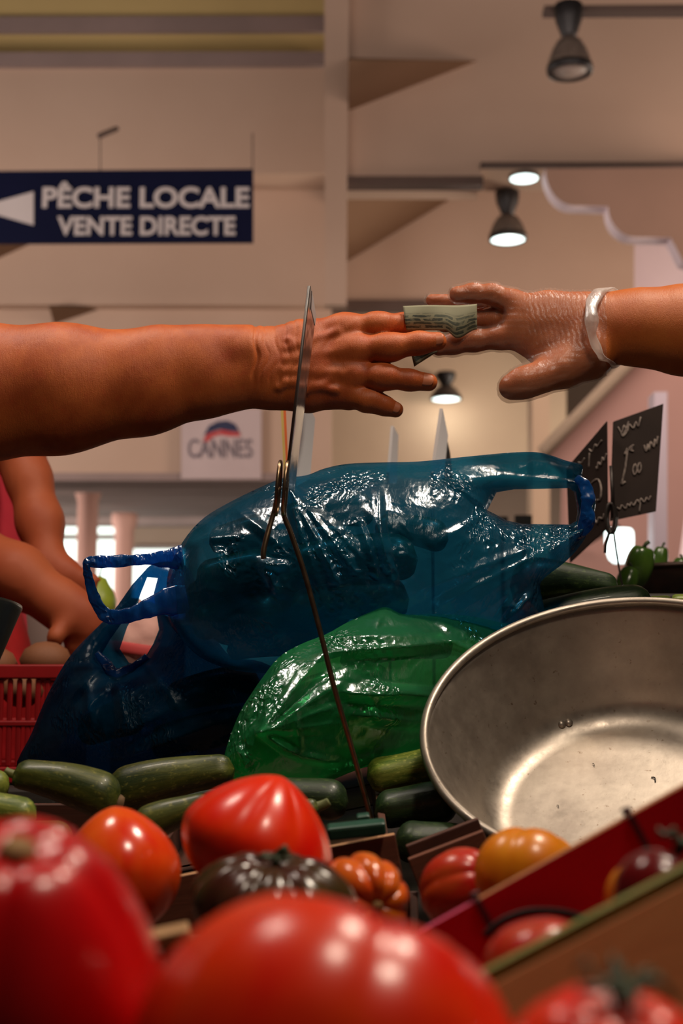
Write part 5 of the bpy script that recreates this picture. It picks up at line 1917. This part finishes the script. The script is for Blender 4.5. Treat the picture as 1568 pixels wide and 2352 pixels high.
# ------------------------------------------------------------------ things further back
def shopper():
    d = 2.30
    q = lambda x, y, dd=0.0: np.array(P(x, y, d + dd))
    r = lambda px: px * d / F
    f = Field((-0.95, d - 0.42, 0.0), (-0.32, d + 0.30, 1.70), 0.007)
    V = f.V
    # trunk and head (mostly beyond the left edge and behind the near forearm)
    f.chain(V, [q(-170, 1700), q(-160, 1480), q(-150, 1250), q(-130, 1090)], [r(200), r(180), r(170), r(150)], 0.05, 0.72)
    f.chain(V, [q(-120, 1080), q(-90, 980)], [r(66), r(62)], 0.04)
    f.chain(V, [q(-82, 890), q(-72, 842)], [r(98), r(108)], 0.03)
    f.cone(V, q(-40, 905, -.09), q(-40, 900, -.095), r(20), r(16), 0.02)
    for s in (-250, -90):
        f.chain(V, [q(s, 1780), q(s, 2300), q(s, 2900)], [r(110), r(80), r(60)], 0.05)
        f.cone(V, q(s, 2990, 0), q(s, 3010, -.12), r(45), r(36), 0.04)
    # arm one: hanging down in front, forearm and hand turned right
    f.chain(V, [q(-70, 1010, -.05), q(30, 1010, -.16), q(66, 1100, -.18)], [r(72), r(56), r(46)], 0.03)
    f.chain(V, [q(66, 1100, -.18), q(92, 1200, -.2), q(108, 1286, -.22)], [r(46), r(46), r(36)], 0.02)
    f.chain(V, [q(112, 1292, -.22), q(150, 1322, -.23), q(176, 1334, -.23)], [r(32), r(30), r(22)], 0.02, 0.8)
    for a, b in (((176, 1322), (222, 1330)), ((172, 1338), (214, 1350)), ((168, 1352), (200, 1372))):
        f.chain(V, [q(*a, -.23), q(*b, -.23)], [r(13), r(10)], 0.008)
    # arm two: reaching down to the right
    f.chain(V, [q(-170, 1150, -.10), q(-130, 1245, -.24), q(40, 1322, -.30), q(140, 1395, -.31)], [r(74), r(74), r(56), r(43)], 0.03)
    f.chain(V, [q(140, 1385, -.31), q(180, 1420, -.31), q(200, 1445, -.31)], [r(46), r(42), r(34)], 0.02, 0.75)
    for a, b, c in (((196, 1425), (212, 1460), (222, 1486)), ((188, 1440), (202, 1478), (210, 1500)), ((176, 1450), (188, 1490), (194, 1512)), ((160, 1450), (166, 1490), (170, 1512))):
        f.chain(V, [q(*a, -.31), q(*b, -.31), q(*c, -.305)], [r(15), r(13), r(10)], 0.008)
    f.chain(V, [q(150, 1430, -.33), q(128, 1462, -.34), q(120, 1490, -.33)], [r(18), r(15), r(12)], 0.01)
    vert, faces = f.mesh(V)
    o = link('person', grid_mesh(vert, faces), 'skin_back')
    tag(o, 'blurred shopper in a coral top and red apron reaching into the red basket', 'person')
    # face, turned down to the basket
    for sx in (-32, 32):
        e = link('eye', lathe([(0, -0.011), (0.008, -0.008), (0.011, 0), (0.008, 0.008), (0, 0.011)], 16), 'eye_white')
        e.location = q(-58 + sx, 868, -0.060)
        adopt(e, o)
        p_ = link('pupil', lathe([(0, -0.005), (0.004, -0.003), (0.005, 0), (0.004, 0.003), (0, 0.005)], 12), 'hair')
        p_.location = q(-56 + sx, 872, -0.0675)
        adopt(p_, e)
    mo = link('mouth', tube_mesh([q(-72, 934, -.066), q(-56, 930, -.074), q(-40, 934, -.066)], [0.003, 0.005, 0.003], 8), 'lips')
    adopt(mo, o)
    # clothes: coral top over the trunk, red apron below, hair
    g = Field((-0.98, d - 0.42, 0.55), (-0.36, d + 0.32, 1.50), 0.009)
    V = g.V
    g.chain(V, [q(-170, 1640), q(-160, 1480), q(-150, 1250), q(-130, 1120)], [r(216), r(200), r(196), r(164)], 0.05, 0.76)
    vert, faces = g.mesh(V)
    adopt(link('coral_top', grid_mesh(vert, faces), 'coral_cloth'), o)
    g = Field((-0.98, d - 0.46, 0.3), (-0.34, d + 0.30, 1.40), 0.009)
    V = g.V
    g.chain(V, [q(-165, 2050, -.03), q(-160, 1560, -.035), q(-160, 1440, -.03)], [r(214), r(214), r(196)], 0.05, 0.74)
    vert, faces = g.mesh(V)
    adopt(link('apron', grid_mesh(vert, faces), 'red_cloth'), o)
    g = Field((-0.80, d - 0.16, 1.40), (-0.40, d + 0.20, 1.72), 0.007)
    V = g.V
    g.chain(V, [q(-78, 880, .03), q(-72, 842, .0)], [r(112), r(121)], 0.03)
    vert, faces = g.mesh(V)
    x, y = project(vert[faces].mean(1))
    vv = vert[faces].mean(1)
    keep = (vv[:, 1] > d - 0.045) | (y < 800)
    faces = faces[keep]
    adopt(link('hair', grid_mesh(vert, faces), 'hair'), o)


def back_things():
    # red basket
    d = 1.80
    a, b = P(-330, 1526, d), P(150, 1526, d)
    zb = P(0, 1800, d).z
    root = empty('plastic_basket', ((a.x + b.x) / 2, d + 0.12, zb))
    tag(root, 'red plastic basket with ribbed sides at the left, under the shopper', 'basket')
    w, dep = b.x - a.x, 0.20

    def bx(n, lo, hi):
        adopt(link(n, box_mesh(lo, hi, 0.002), 'red_plastic', None, False), root)
    for y in (d, d + dep - 0.012):
        bx('rim', (a.x, y, a.z - 0.018), (b.x, y + 0.012, a.z))
        bx('lower_rail', (a.x + 0.012, y + 0.001, zb), (b.x - 0.012, y + 0.011, zb + 0.02))
        bx('middle_rail', (a.x + 0.006, y + 0.002, (a.z + zb) / 2 - 0.004), (b.x - 0.006, y + 0.010, (a.z + zb) / 2 + 0.004))
    for x in (a.x, b.x - 0.012):
        bx('rim', (x, d + 0.013, a.z - 0.018), (x + 0.012, d + dep - 0.013, a.z))
        bx('side_wall', (x + 0.003, d + 0.013, zb), (x + 0.008, d + dep - 0.013, a.z - 0.019))
    n = 20
    for i in range(n):
        x = a.x + 0.014 + (w - 0.04) * i / (n - 1)
        bx('rib', (x, d + 0.003, zb + 0.02), (x + 0.007, d + 0.008, a.z - 0.018))
    bx('back_wall', (a.x + 0.012, d + dep - 0.007, zb + 0.02), (b.x - 0.012, d + dep - 0.003, a.z - 0.018))
    bx('bottom', (a.x + 0.012, d + 0.012, zb), (b.x - 0.012, d + dep - 0.012, zb + 0.006))
    # counter the basket stands on
    o = link('back_counter', box_mesh((-1.6, 1.74, 0.0), (-0.34, 2.02, zb - 0.002), 0.004), 'stall', None, False)
    tag(o, 'dark counter under the red basket, behind the courgettes', 'counter')
    # brown produce in the basket
    for i, (x, y, rr, dd) in enumerate(((105, 1490, 60, 0.09), (-20, 1500, 60, 0.10), (50, 1560, 50, 0.05))):
        me = lathe([(0, -0.9), (0.5, -0.75), (0.9, -0.3), (1.0, 0.1), (0.8, 0.6), (0.4, 0.9), (0, 0.97)], 28)
        o = link('root_vegetable', me, 'earthy')
        R = M(rr, d + dd)
        o.scale = (R, R * 0.9, R * 0.8)
        o.location = P(x, y + 30, d + dd)
        tag(o, ('brown rounded vegetable at the right of the red basket, under the hand', 'brown rounded vegetable at the left of the red basket', 'brown rounded vegetable at the front of the red basket')[i], 'vegetable', 'produce in the red basket')
    # metal bucket at the left edge
    d = 1.50
    c = P(-62, 1392, d)
    R = M(108, d)
    hb = M(150, d)
    prof = [(0, -hb), (R * 0.62, -hb), (R * 0.68, -hb + 0.004), (R, 0), (R * 1.03, 0.003), (R * 1.02, 0.006), (R * 0.97, 0.003), (R * 0.65, -hb + 0.006), (0, -hb + 0.006)]
    root = tag(empty('metal_bucket', (c.x, d, c.z - hb)), 'small zinc bucket cut by the left edge, above the red basket', 'bucket')
    o = link('body', lathe(prof, 48), 'zinc', root)
    o.location = (0, 0, hb)
    o.rotation_euler = (math.radians(-8), math.radians(6), 0)
    pole = link('bracket', tube_mesh([(0, 0.02, 0.0), (-0.03, 0.06, -0.10), (-0.04, 0.05, -0.115)], 0.006, 8), 'dark_wire', root)
    # yellow-green fruit behind the strap
    d = 2.6
    c = P(228, 1374, d)
    o = link('pear', lathe([(0, -0.033), (0.02, -0.031), (0.03, -0.018), (0.031, -0.004), (0.026, 0.012), (0.017, 0.026), (0.012, 0.036), (0, 0.041)], 32), 'lime')
    o.location = c
    tag(o, 'yellow-green pear behind the loop of the blue handle', 'pear')
    link('stalk', tube_mesh([(0, 0, 0.038), (0.002, 0, 0.052), (0.006, 0, 0.060)], 0.0015, 6), 'calyx', o)
    sh = link('fruit_ledge', box_mesh((c.x - 0.5, d - 0.10, 0.0), (c.x + 0.13, d + 0.25, c.z - 0.032), 0.004), 'grey_trim', None, False)
    tag(sh, 'pale ledge carrying the yellow-green pear', 'ledge')
    # pale pink bundle seen through the handle opening
    d = 2.05
    c = P(318, 1480, d)
    n1, n2 = 28, 40
    verts, faces = [], []
    for i in range(n1 + 1):
        th = math.pi * i / n1
        for k in range(n2):
            a = 2 * math.pi * k / n2
            q = Vector((math.sin(th) * math.cos(a), math.sin(th) * math.sin(a), math.cos(th)))
            s = 1 + 0.16 * mnoise.noise(q * 2.4) + 0.05 * mnoise.noise(q * 7)
            verts.append((q.x * 0.050 * s, q.y * 0.04 * s, q.z * 0.062 * s))
    for i in range(n1):
        for k in range(n2):
            k2 = (k + 1) % n2
            faces.append((i * n2 + k, (i + 1) * n2 + k, (i + 1) * n2 + k2, i * n2 + k2))
    me = mesh(verts, faces)
    weld(me)
    o = link('wrapped_bundle', me, 'pink_cloth')
    o.location = c
    tag(o, 'pale pink wrapped bundle with a red band seen through the open bag handle', 'bundle')
    pts = [(0.052 * math.cos(a), 0.0435 * math.sin(a), -0.008 + 0.004 * math.sin(2 * a)) for a in [2 * math.pi * k / 32 for k in range(33)]]
    link('band', tube_mesh(pts, 0.0, 10, [(0.008, 0.002, (math.cos(2 * math.pi * k / 32), math.sin(2 * math.pi * k / 32), 0)) for k in range(33)]), 'red_band', o)
    sh = link('display_ledge', box_mesh((c.x - 0.025, d - 0.08, 0.0), (c.x + 0.55, d + 0.14, c.z - 0.060), 0.004), 'stall', None, False)
    tag(sh, 'dark ledge behind the bags carrying the pink bundle', 'ledge')
    # tray with green peppers at the right
    d = 2.15
    c = P(1590, 1312, d)
    R = M(142, d)
    hb = M(90, d)
    root = tag(empty('round_tray', (c.x, d, c.z - hb)), 'dark round metal tray with a rusty rim at the right edge, behind the pan', 'tray')
    link('tray_body', lathe([(0, 0), (R * 0.85, 0), (R, hb), (R * 1.02, hb + 0.003), (R * 0.98, hb + 0.003), (R * 0.84, 0.004), (0, 0.004)], 64), 'rust_tray', root)
    link('tray_rim', lathe([(R + 0.004 * math.cos(t * math.pi / 6), hb + 0.003 + 0.004 * math.sin(t * math.pi / 6)) for t in range(13)], 64), 'rust_tray', root)
    for i, (x, y, rx, rz, dd) in enumerate(((1466, 1300, 34, 54, -.16), (1514, 1290, 20, 40, .02), (1562, 1304, 22, 26, .0), (1440, 1336, 26, 40, -.20))):
        dpt = d + dd
        me_v, me_f = [], []
        for a in range(25):
            th = math.pi * a / 24
            for k in range(36):
                ff = 2 * math.pi * k / 36
                rr = 1 - 0.10 * (1 - abs(math.cos(1.5 * ff))) * math.sin(th)
                z = math.cos(th) - 0.2 * math.exp(-(th / 0.4) ** 2)
                me_v.append((M(rx, dpt) * rr * math.sin(th) ** 0.8 * math.cos(ff), M(rx, dpt) * rr * math.sin(th) ** 0.8 * math.sin(ff), M(rz, dpt) * z))
        for a in range(24):
            for k in range(36):
                k2 = (k + 1) % 36
                me_f.append((a * 36 + k, (a + 1) * 36 + k, (a + 1) * 36 + k2, a * 36 + k2))
        me = mesh(me_v, me_f)
        weld(me)
        o = link('green_pepper', me, 'pepper')
        o.location = P(x, y, dpt)
        o.rotation_euler = (0.2, 0.25 - 0.2 * i, i)
        tag(o, ('largest green pepper left of the round tray', 'narrow upright green pepper at the tray, right of the largest', 'small green pepper at the right edge over the tray rim', 'dark lower green pepper beside the chalk board wire')[i], 'pepper', 'green peppers by the round tray')
        link('stalk', tube_mesh([(0, 0, M(rz, dpt) * 0.78), (0.002, 0, M(rz, dpt) * 1.0), (0.006, 0, M(rz, dpt) * 1.12)], M(rx, dpt) * 0.14, 8), 'calyx', o)
    sh = link('right_display', box_mesh((P(1404, 1500, 1.95).x, 1.78, 0.0), (1.6, 2.45, c.z - hb - 0.001), 0.004), 'stall', None, False)
    tag(sh, 'dark counter at the right carrying the round tray and the peppers', 'counter')
    # two little dark price boards far behind, seen through the bag handle
    d = 4.2
    for i, (x0, y0, x1, y1) in enumerate(((1182, 1183, 1222, 1215), (1140, 1186, 1166, 1215))):
        o = pslab('price_board', [(x0, y0), (x1, y0), (x1, y1), (x0, y1)], d, 0.012, 'black_print')
        tag(o, ('larger', 'smaller')[i] + ' of two far black price boards framed by the blue bag handle', 'board')
        s = link('stake', tube_mesh([P((x0 + x1) / 2, y1 - 4, d + 0.014), Vector((P((x0 + x1) / 2, y1, d).x, d + 0.014, 0.0))], 0.006, 8), 'black_print')
        adopt(s, o)


hall()
signs()
lamps()
crates()
bags()
courgettes()
tomatoes()
pan()
card_holder()
chalk_boards()
left_arm()
right_arm()
banknote()
shopper()
back_things()
